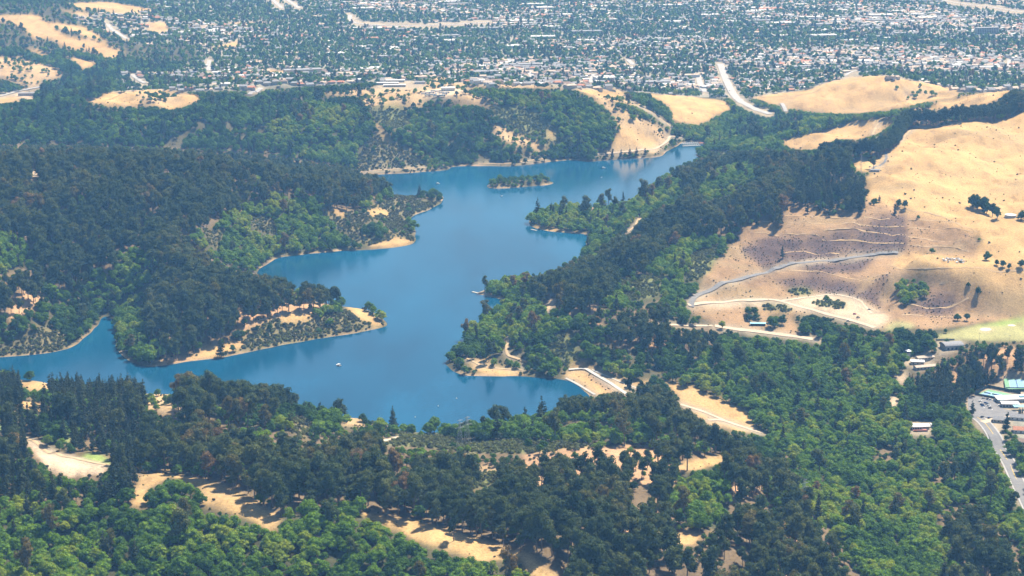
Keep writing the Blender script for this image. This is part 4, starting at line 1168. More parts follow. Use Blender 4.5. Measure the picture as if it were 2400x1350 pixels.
# far hills: the outline of wood against grass is drawn, loose oaks stand out on the grass
kind[(td < 2.5)] = ''
near_ridge = (keys == 'E') & (ty_ < 1850) & (gap < -0.28) & (tx > -100)
kind[near_ridge & (rnd < 0.55)] = ''
kind[(poly_isle(tx, ty_) > 0) & (td > 1.5) & (rnd < 0.85)] = 'oak_tree'
n_of = {k: len(PROTO[k]['h']) for k in PROTO}
pick = RNG.integers(0, 1000, len(tx))
big = 0.66 + 0.55 * RNG.random(len(tx)) + 0.28 * (RNG.random(len(tx)) > 0.88)
base_h = np.zeros(len(tx))
for k in ('eucalyptus_tree', 'oak_tree', 'pine_tree'):
    m = kind == k
    pick[m] %= n_of[k]
    base_h[m] = np.array(PROTO[k]['h'])[pick[m]]
big = np.where(kind == 'oak_tree', big * 0.86, big)
iso = ((keys == 'E') | (keys == 'M'))
big = np.where((kind == 'oak_tree') & np.isin(keys, list('SsVGKQB')), big * 0.75, big)
# crown test: where the crown would stand in the photo there must be wood as well
WOOD = np.zeros(len(KEYS), bool)
for k in 'EOoMPVSsB':
    WOOD[KEYS.index(k)] = True
STRICT = np.zeros(len(KEYS), bool)
for k in 'EOoMPB':
    STRICT[KEYS.index(k)] = True
TALL = np.zeros(len(KEYS), bool)
for k in 'EMBP':
    TALL[KEYS.index(k)] = True
kind[(poly_isle(tx, ty_) > 0) & (kind != '')] = 'oak_tree'


def fits():
    hh = base_h * big
    c1 = look(*project(tx, ty_, tz + hh * 1.03)[:2])
    c2 = look(*project(tx, ty_, tz + hh * 0.65)[:2])
    c0 = look(*project(tx, ty_, tz + hh * 0.3)[:2])
    dense = np.isin(keys, list('EOoMP'))
    tall_ok = np.where((kind == 'eucalyptus_tree') & np.isin(keys, list('EMBP')), TALL[c1] & TALL[c2], True)
    ok = tall_ok & np.where(dense, STRICT[c1] & STRICT[c2] & WOOD[c0], c2 != KEYS.index('N'))
    return ok | (poly_isle(tx, ty_) > 0)


ok = fits()
# where a tall tree would stand in front of a clearing, a low oak or bush grows instead
low = ~ok & (kind != '') & np.isin(keys, list('EMPOo'))
kind[low] = 'oak_tree'
pick[low] %= n_of['oak_tree']
big[low] = 0.34 + 0.25 * rnd[low]
base_h[low] = np.array(PROTO['oak_tree']['h'])[pick[low]]
ok = fits()
p1x, p1y, _ = project(tx, ty_, tz + base_h * big)
inf = (p1x > -160) & (p1x < 2560) & (p1y < 1480)
keep = (kind != '') & ok & inf & (tz > -60)
# little oaks on the isle
on_isle = poly_isle(tx, ty_) > 0
big[on_isle] *= 0.68
tint = 0.46 + 0.6 * fbm(tx / 55, ty_ / 55, 66, 3) + 0.12 * RNG.normal(size=len(tx))
tint += np.where(keys == 'O', 0.22, 0) + np.where(keys == 'o', -0.08, 0)
tint = np.clip(tint, 0, 1)

# -- the town's own trees
cx, cyy = [], []
for yb in np.arange(3900, 8600, 15.0):
    xs = np.arange(-0.32 * yb, 0.32 * yb, 15.0)
    cx.append(xs)
    cyy.append(np.full(xs.shape, yb))
cx, cyy = np.concatenate(cx), np.concatenate(cyy)
cx = cx + (RNG.random(len(cx)) - .5) * 14
cyy = cyy + (RNG.random(len(cx)) - .5) * 14
ck = cover(cx, cyy) == KEYS.index('C')
cr = RNG.random(len(cx))
cg = fbm(cx / 420, cyy / 300, 44, 4)
ckeep = ck & (cr < 0.68 + 1.0 * cg + 0.16 * sstep(300, -600, cx))
_a, _b, _ = project(cx, cyy, ground(cx, cyy) + 8)
_c, _d2, _ = project(cx, cyy, ground(cx, cyy) + 3)
ckeep &= (look(_a, _b) != KEYS.index('N')) & (look(_c, _d2) != KEYS.index('N'))
far_o = np.isin(np.array(list(KEYS))[cover(cx, cyy)], ['o', 'O']) & (cyy > 4700)
ckeep |= far_o & (cr < 0.75)
cx, cyy = cx[ckeep], cyy[ckeep]
cr2 = RNG.random(len(cx))
ckind = np.where(cr2 < 0.76, 'oak_tree', np.where(cr2 < 0.92, 'pine_tree', 'eucalyptus_tree'))
cz = ground(cx, cyy)
cbig = np.where(ckind == 'oak_tree', 0.5 + 0.5 * RNG.random(len(cx)), 0.45 + 0.4 * RNG.random(len(cx)))
cpick = RNG.integers(0, 1000, len(cx))
for k in ('eucalyptus_tree', 'oak_tree', 'pine_tree'):
    cpick[ckind == k] %= n_of[k]

# -- the windbreak along the crest of the grass hill: two staggered rows of close eucalyptus
bx_, by_ = [], []
for line in ([(2445, 238), (2400, 258), (2340, 280), (2270, 284), (2200, 296), (2146, 292)], [(2134, 292), (2094, 347), (2062, 368), (1990, 371), (1930, 372)]):
    w_ = np.array([at(*q)[:2] for q in line])
    s_ = np.concatenate([[0], np.cumsum(np.linalg.norm(np.diff(w_, axis=0), axis=1))])
    for row in range(3):
        u_ = np.arange(row * 2.0, s_[-1], 6.0)
        bx_.append(np.interp(u_, s_, w_[:, 0]) + RNG.normal(size=len(u_)) * 1.2 - row * 3.0)
        by_.append(np.interp(u_, s_, w_[:, 1]) + RNG.normal(size=len(u_)) * 1.2 + row * 6.0)
bx_, by_ = np.concatenate(bx_), np.concatenate(by_)
nb_ = len(bx_)
cx, cyy, cz = np.concatenate([cx, bx_]), np.concatenate([cyy, by_]), np.concatenate([cz, ground(bx_, by_)])
ckind = np.concatenate([ckind, np.full(nb_, 'eucalyptus_tree')])
cpick = np.concatenate([cpick, RNG.integers(0, n_of['eucalyptus_tree'], nb_)])
cbig = np.concatenate([cbig, 0.75 + 0.35 * RNG.random(nb_)])

AX = np.concatenate([tx[keep], cx])
AY = np.concatenate([ty_[keep], cyy])
AZ = np.concatenate([tz[keep], cz])
AK = np.concatenate([kind[keep], ckind])
AP = np.concatenate([pick[keep], cpick])
AB = np.concatenate([big[keep], cbig])
AT = np.concatenate([tint[keep], np.where(np.arange(len(cx)) < len(cx) - nb_, np.clip(0.5 + 0.22 * RNG.normal(size=len(cx)), 0, 1), 0.12)])
ACO = np.concatenate([keys[keep], np.full(len(cx), 'C')])
AR = RNG.random(len(AX)) * 6.283
ASX = AB * (0.9 + 0.25 * RNG.random(len(AX)))

# -- the 300 of each kind that show largest are trees of their own, the rest one mass
def zone_words(k, px, py, key, tint_v, size_v):
    """A label from the tree's tone and size and the landmark it stands by; trees alike in all of these share it and a group."""
    sz = "small" if size_v < 0.88 else "large" if size_v > 1.16 else "middling"
    if k == 'eucalyptus_tree':
        tone = "dark" if tint_v < 0.36 else "rusty brown" if tint_v > 0.62 else "olive"
        if px > 1850:
            w = "in the corner grove below the valley road" if px > 2150 else "between the pylons and the creek wood"
        elif py > 1060 and px > 1250:
            w = "on the reddish slope right of the dry grass strip" if py < 1230 else "at the bottom edge right of the dry grass strip"
        elif px < 330:
            w = "beside the golf course"
        elif px < 700:
            w = "above the curved grass clearing"
        elif px < 1000:
            w = "above the upper end of the dry grass strip"
        else:
            w = "above the lone tree on the dry grass strip"
        lb = "%s %s eucalyptus %s" % (sz, tone, w)
    elif k == 'oak_tree':
        tone = "dark green" if tint_v < 0.5 else "yellow green" if tint_v > 0.78 else "bright green"
        if px > 1500:
            w = "in the creek wood near the valley road" if px > 2050 else "in the creek wood near the pylons"
        elif px < 350:
            w = "in the corner wood below the golf course"
        elif px < 700:
            w = "below the curved grass clearing"
        elif px < 950:
            w = "below the upper end of the dry grass strip"
        else:
            w = "below the lone tree on the dry grass strip"
        lb = "%s %s rounded oak %s" % (sz, tone, w)
    else:
        tone = "blackish" if tint_v < 0.3 else "dull green" if tint_v > 0.6 else "dark green"
        if px < 120:
            w = "at the left edge of the golf course"
        elif px < 260:
            w = "by the tan fairway and putting green"
        elif px < 420:
            w = "between the golf course and the eucalyptus belt"
        elif px < 1500:
            w = "on the near shore of the lake"
        else:
            w = "in the dark stand behind the tennis club" if py < 1000 else "rising from the creek wood"
        lb = "%s %s pointed pine %s" % (sz, tone, w)
    return lb, lb.replace(" eucalyptus", " eucalyptus trees").replace(" oak", " oaks").replace(" pine ", " pines ")


def add_tree(k, x, y, z, pick_i, sx, sz, rot, tint_v, label, group=None):
    root = empty(k, (x, y, z), rot, label, 'tree' if k != 'shrub' else 'shrub', group)
    root.scale = (sx, sx, sz)
    for part in ('trunk', 'crown'):
        o = link(bpy.data.objects.new(part, PROTO[k][part][pick_i]), root)
        o['tint'] = float(tint_v)
    return root


_px, _py, _dep = project(AX, AY, AZ + 6)
STUFF_NAME = {'eucalyptus_tree': ("eucalyptus_forest", "dark olive eucalyptus forest covering the ridges round the lake", "forest"),
              'oak_tree': ("oak_woodland", "rounded green oak woodland on the slopes and in the town", "woodland"),
              'pine_tree': ("pine_forest", "dark pointed pines scattered through woods and town", "forest")}
for k in ('eucalyptus_tree', 'oak_tree', 'pine_tree'):
    m = np.where(AK == k)[0]
    hk = np.array(PROTO[k]['h'])[AP[m]] * AB[m]
    size = hk / _dep[m]
    inside = (_px[m] > 8) & (_px[m] < 2392) & (_py[m] > 10) & (_py[m] < 1335)
    size = np.where(inside, size, 0)
    order = m[np.argsort(-size)]
    mine, rest = order[:300], order[300:]
    for i in mine:
        lb, gp = zone_words(k, _px[i], _py[i], ACO[i], AT[i], AB[i])
        add_tree(k, AX[i], AY[i], AZ[i], int(AP[i]), ASX[i], AB[i], AR[i], AT[i], lb, gp)
    nm, lb, ct = STUFF_NAME[k]
    tilt = RNG.normal(size=(len(rest), 2)) * 0.03
    stuff(nm, lb, ct, PROTO[k]['col'], np.stack([AX, AY, AZ], -1)[rest], AP[rest], np.column_stack([tilt, AR[rest]]), np.column_stack([ASX[rest], ASX[rest], AB[rest]]), AT[rest])

# -- shrubs: dense on scrub, loose on the quarry and on dry grass
sx_, sy_ = [], []
for yb in np.arange(1180, 3900, 4.2):
    xs = np.arange(-0.3 * yb, 0.3 * yb, 4.2)
    sx_.append(xs)
    sy_.append(np.full(xs.shape, yb))
sx_, sy_ = np.concatenate(sx_), np.concatenate(sy_)
sx_ = sx_ + (RNG.random(len(sx_)) - .5) * 4
sy_ = sy_ + (RNG.random(len(sy_)) - .5) * 4
sk = np.array(list(KEYS))[cover(sx_, sy_)]
sd = shore(sx_, sy_)
sr = RNG.random(len(sx_))
sg = fbm(sx_ / 35, sy_ / 35, 12, 3)
prob = np.zeros(len(sx_))
for k, p, q in (('S', 0.85, 0.6), ('s', 0.9, 0.3), ('G', 0.022, 0.05), ('V', 0.06, 0.2), ('K', 0.09, 0.25), ('Q', 0.62, 0.7), ('B', 0.10, 0.15), ('o', 0.10, 0), ('M', 0.12, 0.1), ('E', 0.02, 0.1), ('P', 0.1, 0)):
    prob = np.where(sk == k, p + q * sg, prob)
sm = (sr < prob) & (sd > 2)
sx_, sy_, sk, sd = sx_[sm], sy_[sm], sk[sm], sd[sm]
sz_ = ground(sx_, sy_)
ssz = (0.75 + 0.9 * RNG.random(len(sx_)) ** 1.5) * np.where(np.isin(sk, ['s', 'S']), 1.45, 1) * np.where(np.isin(sk, ['Q', 'K']), 0.5, 1.0)
ssz *= np.where((sk == 'G') & (RNG.random(len(sx_)) < 0.8), 0.45, 1.0)
stint = np.clip(0.45 + 0.25 * RNG.normal(size=len(sx_)) + np.where(sk == 's', 0.35, 0) + np.where(sk == 'Q', -0.2, 0) + np.where(sk == 'S', 0.1, 0), 0, 1)
spx, spy, sdep = project(sx_, sy_, sz_)
inside = (spx > 8) & (spx < 2392) & (spy > 10) & (spy < 1340) & np.isin(sk, ['G', 'V', 'K'])
order = np.argsort(-np.where(inside, ssz / sdep, 0))
for i in order[:120]:
    if spy[i] > 1050:
        lb, gp = "small dry shrub on the pale grass of the near ridge", "shrubs on the near grass"
    elif spx[i] > 1600:
        lb, gp = "small dark shrub on the tan quarry slope", "shrubs on the quarry slope"
    else:
        lb, gp = "small shrub on the dry grass by the lake", "shrubs by the lake"
    add_tree('shrub', sx_[i], sy_[i], sz_[i], int(i % 3), ssz[i], ssz[i], float(sr[i] * 40), stint[i], lb, gp)
rest = order[120:]
stuff("chaparral_shrubbery", "low grey green scrub on the slopes round the lake and quarry", "scrub", PROTO['shrub']['col'], np.stack([sx_, sy_, sz_], -1)[rest], RNG.integers(0, 3, len(rest)),
      np.column_stack([np.zeros((len(rest), 2)), RNG.random(len(rest)) * 6.28]), np.repeat(ssz[rest][:, None], 3, 1), stint[rest])

# ---------------------------------------------------------------- roads, tracks, the dam
def resample(p, step):
    p = np.array(p, float)
    # Catmull-Rom through the points, then even steps
    q = []
    n = len(p)
    for i in range(n - 1):
        p0, p1, p2, p3 = p[max(i - 1, 0)], p[i], p[i + 1], p[min(i + 2, n - 1)]
        for k in range(8):
            t = k / 8
            q.append(0.5 * ((2 * p1) + (-p0 + p2) * t + (2 * p0 - 5 * p1 + 4 * p2 - p3) * t * t + (-p0 + 3 * p1 - 3 * p2 + p3) * t ** 3))
    q.append(p[-1])
    q = np.array(q)
    s = np.concatenate([[0], np.cumsum(np.linalg.norm(np.diff(q, axis=0), axis=1))])
    u = np.linspace(0, s[-1], max(3, int(s[-1] / step) + 1))
    return np.column_stack([np.interp(u, s, q[:, 0]), np.interp(u, s, q[:, 1])])


def strip_mesh(name, c, width, mat, lift, across=2, wob=0.0, level=0.7):
    t = np.gradient(c, axis=0)
    t /= np.linalg.norm(t, axis=1)[:, None] + 1e-9
    nrm = np.column_stack([-t[:, 1], t[:, 0]])
    w = width * (1 + wob * 2 * fbm(c[:, 0] / 12, c[:, 1] / 12, 5, 2))
    vs = []
    ks = np.linspace(-0.5, 0.5, across + 1)
    for k in ks:
        p = c + nrm * (w * k)[:, None]
        vs.append(np.column_stack([p, ground(p[:, 0], p[:, 1]) + lift]))
    V = np.stack(vs, 1)
    # a road bed is level from side to side
    V[:, :, 2] = level * V[:, :, 2].max(1, keepdims=True) + (1 - level) * V[:, :, 2]
    n, m = V.shape[:2]
    i = np.arange(n * m).reshape(n, m)
    f = np.stack([i[:-1, :-1], i[:-1, 1:], i[1:, 1:], i[1:, :-1]], -1).reshape(-1, 4)
    me = mesh_np(name, V.reshape(-1, 3), f, 4, [mat])
    me.update()
    if me.polygons[0].normal.z < 0:
        me.flip_normals()
    return me


def road(name, pts, width, mat, lift=0.35, wob=0.0, step=5.0, level=0.7):
    c = resample([at(*p)[:2] for p in pts], step)
    o = link(bpy.data.objects.new(name, strip_mesh(name, c, width, mat, lift, 2, wob, level)))
    return tag(o, kind="structure"), c


for nm_, pl_, w_, mt_, lf_, wb_, st_, lv_ in ROADS:
    ro, rc = road(nm_, pl_, w_, M[mt_], lf_, wb_, st_, lv_)
    if nm_ == "valley_road":
        vc = rc
t_ = np.gradient(vc, axis=0)
t_ /= np.linalg.norm(t_, axis=1)[:, None]
for off in (-0.22, 0.22):
    cc = vc + np.column_stack([-t_[:, 1], t_[:, 0]]) * off
    tag(link(bpy.data.objects.new("centre_line", strip_mesh("centre_line", cc, 0.3, M['yellow'], 0.46))), kind="structure")
for sd in (-1, 1):
    cc = vc + np.column_stack([-t_[:, 1], t_[:, 0]]) * sd * 6.6
    tag(link(bpy.data.objects.new("pavement", strip_mesh("pavement", cc, 1.8, M['street'], 0.46))), kind="structure")

# ---------------------------------------------------------------- the town: rows of houses on a skewed street pattern
TA = math.radians(14)
ca_, sa_ = math.cos(TA), math.sin(TA)
hx, hy, hr = [], [], []
for j in np.arange(3600, 9000, 62.0):
    for side in (-1, 1):
        a = np.arange(-3600, 3600, 17.5)
        b = np.full(a.shape, j + side * 15.0)
        hx.append(a); hy.append(b); hr.append(np.full(a.shape, 0.0 if side > 0 else math.pi))
hx, hy, hr = np.concatenate(hx), np.concatenate(hy), np.concatenate(hr)
hx = hx + (RNG.random(len(hx)) - .5) * 5
bend = 60 * fbm(hx / 420, hy / 420, 71, 2)
hy = hy + (RNG.random(len(hx)) - .5) * 4
wx = hx * ca_ - (hy + bend - 4500) * sa_
wy = hx * sa_ + (hy + bend - 4500) * ca_ + 4500
hm_ = (np.abs(wx) < 0.33 * wy) & (wy > 3500) & (wy < 8500)
wx, wy, hr = wx[hm_], wy[hm_], hr[hm_]
hm_ = (cover(wx, wy) == KEYS.index('C')) & (RNG.random(len(wx)) < np.clip(0.84 - 1.3 * fbm(wx / 420, wy / 300, 44, 4) - 0.36 * sstep(300, -600, wx), 0.12, 0.95))
hpx, hpy, _ = project(wx, wy, ground(wx, wy) + 5)
hm_ &= (look(hpx, hpy) != KEYS.index('N')) & (look(hpx, hpy + 4) != KEYS.index('N'))
wx, wy, hr = wx[hm_], wy[hm_], hr[hm_]
hz_ = ground(wx, wy)
HOUSE = [('roof_grey', 'cream', 13, 9.5, 3.2, 2.4, 0), ('roof_brown', 'cream', 14, 10, 3.2, 2.6, 3), ('roof_white', 'white', 14, 10.5, 3.4, 1.3, 0), ('roof_tan', 'white', 12.5, 9.5, 3.0, 2.3, 0),
         ('roof_red', 'cream', 13.5, 10, 3.2, 2.2, 3), ('roof_grey', 'white', 11.5, 10, 5.6, 2.4, 0), ('roof_tan', 'cream', 15, 11, 3.3, 1.8, 3)]
H_WORD = {'roof_grey': 'grey', 'roof_brown': 'brown', 'roof_white': 'white', 'roof_tan': 'tan', 'roof_red': 'red'}
hcol = bpy.data.collections.new("house_stock")
HW, HRF = [], []
for rm, wm, w, d, h, rh, hip in HOUSE:
    def walls(mb, w=w, d=d, h=h):
        mb.box(-w / 2, w / 2, -d / 2, d / 2, -2.5, h)
        mb.box(w / 2 - 5.5, w / 2, -d / 2 - 4.5, -d / 2 + 0.1, -2.5, h - 0.5)
        return mb

    def roof(mb, mi=0, w=w, d=d, h=h, rh=rh, hip=hip):
        mb.gable(-w / 2, w / 2, -d / 2, d / 2, h, rh, 0.6, mi, hip)
        mb.add([(w / 2 - 6, -d / 2 - 5, h - .45), (w / 2 + .5, -d / 2 - 5, h - .45), (w / 2 + .5, 0, h - .3), (w / 2 - 6, 0, h - .3), (w / 2 - 2.75, -d / 2 - 5, h + 1.1), (w / 2 - 2.75, 0, h + 1.1)],
               [(0, 1, 4), (1, 2, 5, 4), (3, 0, 4, 5), (0, 3, 2, 1)], mi)
        return mb
    HW.append(walls(MB()).mesh("wall", M[wm]))
    HRF.append(roof(MB()).mesh("roof", M[rm]))
    mb = roof(walls(MB()), 1)
    hcol.objects.link(bpy.data.objects.new("house_stock_%d" % len(HW), mb.mesh("house", [M[wm], M[rm]])))
hp = RNG.choice(7, len(wx), p=[0.28, 0.17, 0.10, 0.17, 0.07, 0.12, 0.09])
hsc = 1.0 + 0.35 * RNG.random(len(wx))
hpx, hpy, hdep = project(wx, wy, hz_ + 3)
inside = (hpx > 8) & (hpx < 2392) & (hpy > 5) & (hpy < 1340)
order = np.argsort(np.where(inside, hdep, 1e9))
hturn = hr + TA + RNG.normal(size=len(wx)) * 0.12
for i in order[:300]:
    if hpy[i] > 900:
        lb, gp = "%s roofed house among trees beside the valley road" % H_WORD[HOUSE[hp[i]][0]], None
    else:
        side = "behind the golden hill" if hpx[i] > 1720 else "near the boulevard" if hpx[i] > 1500 else "behind the wooded lake hills" if hpx[i] > 800 else "in the tree filled western quarter"
        st = "two storey " if hp[i] == 5 else "low "
        hipw = " hipped" if HOUSE[hp[i]][6] else ""
        lb = "%s%s house with%s %s roof %s" % (st, HOUSE[hp[i]][1], hipw, H_WORD[HOUSE[hp[i]][0]], side)
        gp = lb.replace("house", "houses")
    o = empty("house", (wx[i], wy[i], hz_[i]), hturn[i], lb, "house", gp)
    o.scale = (hsc[i],) * 3
    link(bpy.data.objects.new("wall", HW[hp[i]]), o)
    link(bpy.data.objects.new("roof", HRF[hp[i]]), o)
rest = order[300:]
stuff("distant_houses", "pale houses of the town spread over the far plain", "houses", hcol, np.column_stack([wx, wy, hz_])[rest], hp[rest], np.column_stack([np.zeros((len(rest), 2)), hturn[rest]]), np.repeat(hsc[rest][:, None], 3, 1), np.zeros(len(rest)))

# flat-roofed shops and schools between them
bcol = bpy.data.collections.new("shop_stock")
SHOP = [('roof_white', 'cream', 60, 26, 7), ('roof_white', 'white', 42, 30, 6), ('roof_grey', 'cream', 70, 22, 7), ('roof_tan', 'white', 50, 18, 6)]


def shop_parts(w, d, h):
    a = MB().box(-w / 2, w / 2, -d / 2, d / 2, -3, h)
    r = MB().box(-w / 2 - .4, w / 2 + .4, -d / 2 - .4, d / 2 + .4, h, h + 0.7)
    r.box(-w * .3, -w * .3 + 4, -2, 2, h + .7, h + 2.2).box(w * .2, w * .2 + 5, 1, 4, h + .7, h + 2.0)
    return a, r


for k, (rm, wm, w, d, h) in enumerate(SHOP):
    a, r = shop_parts(w, d, h)
    a.add(r.v, r.f, 1)
    bcol.objects.link(bpy.data.objects.new("shop_stock_%d" % k, a.mesh("shop", [M[wm], M[rm]])))
ns = 620
yy_ = 4300 + 4000 * RNG.random(ns) ** 0.8
xx_ = (RNG.random(ns) * 1.25 - 0.42) * 0.28 * yy_
ms_ = cover(xx_, yy_) == KEYS.index('C')
xx_, yy_ = xx_[ms_], yy_[ms_]
ms_ = RNG.random(len(xx_)) < 0.25 + 0.6 * sstep(5000, 6200, yy_) * sstep(-300, 900, xx_)
xx_, yy_ = xx_[ms_], yy_[ms_]
n_ = len(xx_)
stuff("distant_shops", "large flat pale roofs among the houses on the far plain", "buildings", bcol, np.column_stack([xx_, yy_, ground(xx_, yy_)]), RNG.integers(0, 4, n_), np.column_stack([np.zeros((n_, 2)), np.full(n_, TA) + RNG.normal(size=n_) * .1]), np.repeat((0.7 + .6 * RNG.random(n_))[:, None], 3, 1), np.zeros(n_))


# ---------------------------------------------------------------- single buildings
def quad_from(pxs, z):
    return [Vector((*at_h(a, b, z), z)) for a, b in pxs]


def sheet(name, pxs, z, mat, kind="structure", parent=None):
    q = quad_from(pxs, z)
    me = bpy.data.meshes.new(name)
    me.from_pydata(q, [], [tuple(range(len(q)))])
    me.update()
    if me.polygons[0].normal.z < 0:
        me.flip_normals()
    me.materials.append(mat)
    return tag(link(bpy.data.objects.new(name, me), parent), kind=kind)


def face_to(a, b):
    """Heading of the line between two photo pixels on the ground."""
    p, q = at(*a), at(*b)
    return math.atan2(q.y - p.y, q.x - p.x)


def simple_house(name, px, py, rz, w, d, h, rh, wall, roof_m, label, cat="house", flat=False, extra=None):
    p = at(px, py)
    o = empty(name, p, rz, label, cat)
    MB().box(-w / 2, w / 2, -d / 2, d / 2, -2.5, h).build("wall", M[wall], o)
    if flat:
        MB().box(-w / 2 - .6, w / 2 + .6, -d / 2 - .6, d / 2 + .6, h, h + 0.6).build("roof", M[roof_m], o)
    else:
        MB().gable(-w / 2, w / 2, -d / 2, d / 2, h, rh, 0.7, 0, 0).build("roof", M[roof_m], o)
    n = max(2, int(w / 4))
    for k in range(n):
        x = -w / 2 + (k + 0.5) * w / n
        MB().box(x - .8, x + .8, -d / 2 - 0.06, -d / 2 + 0.05, 1.0, 2.3).build("window", M['dark'], o)
    MB().box(-0.6, 0.6, -d / 2 - 0.09, -d / 2 + .03, -0.2, 0.95).build("door", M['wood'], o)
    return o


# white roofed house with a red deck above the creek
p = at(2155, 1004)
o = empty("house", p, 0.05, "white roofed house with a red wooden deck alone in the green wood", "house")
MB().box(-12, 2, -5, 5, -4, 3.6).box(2, 10, -3, 6, -4, 3.2).build("wall", M['cream'], o)
MB().gable(-12, 2, -5, 5, 3.6, 1.6, 1.0).gable(2.4, 10, -3, 6, 3.2, 1.3, 0.9).build("roof", M['roof_white'], o)
MB().box(-9, 6, -11.5, -5.05, 0.5, 0.9).build("deck", M['deck_red'], o)
MB().box(-9, 6, -11.5, -11.4, 0.9, 1.9).build("railing", M['deck_red'], o)
for k in range(5):
    MB().box(-11 + k * 2.5, -9.4 + k * 2.5, -5.07, -4.98, 0.8, 2.6).build("window", M['dark'], o)
o = simple_house("shed", 2187, 999, 0.3, 7, 5, 2.6, 1.2, 'white', 'roof_white', "small white shed right of the white roofed house in the wood", "shed")

# houses by the valley road
simple_house("house", 2345, 988, -0.25, 16, 10, 3.4, 2.6, 'cream', 'roof_grey', "grey roofed house behind the dark cypress by the road junction")
simple_house("house", 2384, 982, -0.25, 15, 10, 3.4, 2.6, 'white', 'roof_grey', "grey roofed white house at the right edge below the club")
simple_house("house", 2392, 1012, -0.2, 15, 11, 3.4, 2.6, 'white', 'roof_red', "red tiled house at the right edge beside the valley road")
simple_house("house", 2398, 1040, -0.2, 13, 10, 3.4, 2.4, 'cream', 'roof_brown', "brown roofed house at the right edge below the red tiled one")

# park buildings by the playing field
o = simple_house("office_building", 2150, 853, -0.12, 15, 8, 3.4, 0.5, 'cream', 'roof_white', "flat white roofed building in front of two long pinkish ones", "building", True)
simple_house("office_building", 2170, 842, 0.28, 24, 8, 3.4, 1.4, 'cream', 'roof_tan', "long pinkish roofed building behind the flat white one", "building")
simple_house("office_building", 2168, 864, 0.28, 26, 8, 3.4, 1.4, 'cream', 'roof_tan', "long pinkish roofed building in front of the flat white one", "building")
p = at(2230, 816)
o = empty("sports_hall", p, 0.22, "hall with a grey barrel roof beside the playing field", "hall")
MB().box(-11, 11, -8, 8, -3, 4).build("wall", M['greywall'], o)
mb = MB()
n = 10
for k in range(n):
    a0, a1 = math.pi * k / n, math.pi * (k + 1) / n
    y0, z0, y1, z1 = -8.8 * math.cos(a0), 4 + 3.6 * math.sin(a0), -8.8 * math.cos(a1), 4 + 3.6 * math.sin(a1)
    mb.add([(-12, y0, z0), (12, y0, z0), (12, y1, z1), (-12, y1, z1)], [(0, 1, 2, 3)])
mb.add([(-12, -8.8 * math.cos(math.pi * k / n), 4 + 3.6 * math.sin(math.pi * k / n)) for k in range(n + 1)], [tuple(range(n + 1))])
mb.add([(12, -8.8 * math.cos(math.pi * k / n), 4 + 3.6 * math.sin(math.pi * k / n)) for k in range(n + 1)], [tuple(range(n, -1, -1))])
mb.build("roof", M['roof_grey'], o)
for k in range(4):
    MB().box(-9 + k * 5, -6.5 + k * 5, -8.06, -7.97, 0.2, 3.0).build("door", M['dark'], o)
p = at(2128, 842)
o = empty("lookout_tower", p, 0.2, "narrow grey tower with a pale hipped cap beside dark trees", "tower")
MB().box(-1.9, 1.9, -1.9, 1.9, -2, 8.2).build("shaft", M['greywall'], o)
MB().box(-2.2, 2.2, -2.2, 2.2, 8.2, 10.4).build("lookout_room", M['dark'], o)
MB().add([(-3, -3, 10.4), (3, -3, 10.4), (3, 3, 10.4), (-3, 3, 10.4), (0, 0, 12.2)], [(0, 1, 4), (1, 2, 4), (2, 3, 4), (3, 0, 4), (3, 2, 1, 0)]).build("roof", M['steel'], o)

# the club: car park, courts, hall
ZC = at(2330, 945).z
sheet("car_park", [(2268, 933), (2290, 928), (2340, 942), (2352, 958), (2390, 966), (2384, 972), (2330, 978), (2271, 977)], ZC + 0.35, M['asphalt'])
for pxs in ([(2307, 942), (2309, 942), (2327, 960), (2325, 960)], [(2297, 943), (2298, 943), (2308, 956), (2307, 956)]):
    sheet("parking_line", pxs, ZC + 0.37, M['white'])


def court(name, outer, blues, z, label):
    o = sheet(name, outer, z, M['court_green'], None)
    tag(o, label, "tennis court")
    for b in blues:
        s = sheet("playing_area", b, z + 0.03, M['court_blue'], None, o)
        q = quad_from(b, z + 0.06)
        mb = MB()
        for i in range(4):
            d_ = (q[(i + 1) % 4] - q[i]).normalized()
            nn = Vector((-d_.y, d_.x, 0)) * 0.12
            mb.add([q[i] - nn, q[(i + 1) % 4] - nn, q[(i + 1) % 4] + nn, q[i] + nn], [(0, 1, 2, 3)])
        m0, m1 = (q[0] + q[1]) / 2, (q[2] + q[3]) / 2
        mb.build("line", M['white'], s)
        nb_ = MB()
        nb_.add([m0, m1, m1 + Vector((0, 0, 1)), m0 + Vector((0, 0, 1))], [(0, 1, 2, 3)])
        nb_.add([m0 + Vector((0, .05, 0)), m1 + Vector((0, .05, 0)), m1 + Vector((0, .05, 1)), m0 + Vector((0, .05, 1))], [(3, 2, 1, 0)])
        nb_.build("net", M['screen'], s)
    return o


court("tennis_court", [(2290, 924), (2317, 913), (2386, 927), (2352, 936)], [[(2299, 923), (2314, 917), (2329, 920), (2314, 926.5)], [(2318, 927), (2332, 921), (2349, 924.5), (2336, 931)], [(2341, 931.5), (2354, 925.5), (2371, 928), (2355, 934)]], ZC + 0.4, "blue and green tennis courts between the car park and a dark fence")
court("tennis_court", [(2353, 889), (2375, 875), (2450, 871), (2450, 911), (2357, 912)], [[(2364, 890.5), (2398, 889.5), (2403, 910), (2368, 910)], [(2376, 882), (2398, 881.5), (2400, 887), (2378, 887.5)], [(2403, 889.5), (2440, 888.5), (2446, 910), (2407, 910)]], ZC + 3.0, "larger blue and green tennis courts at the right edge above the club")


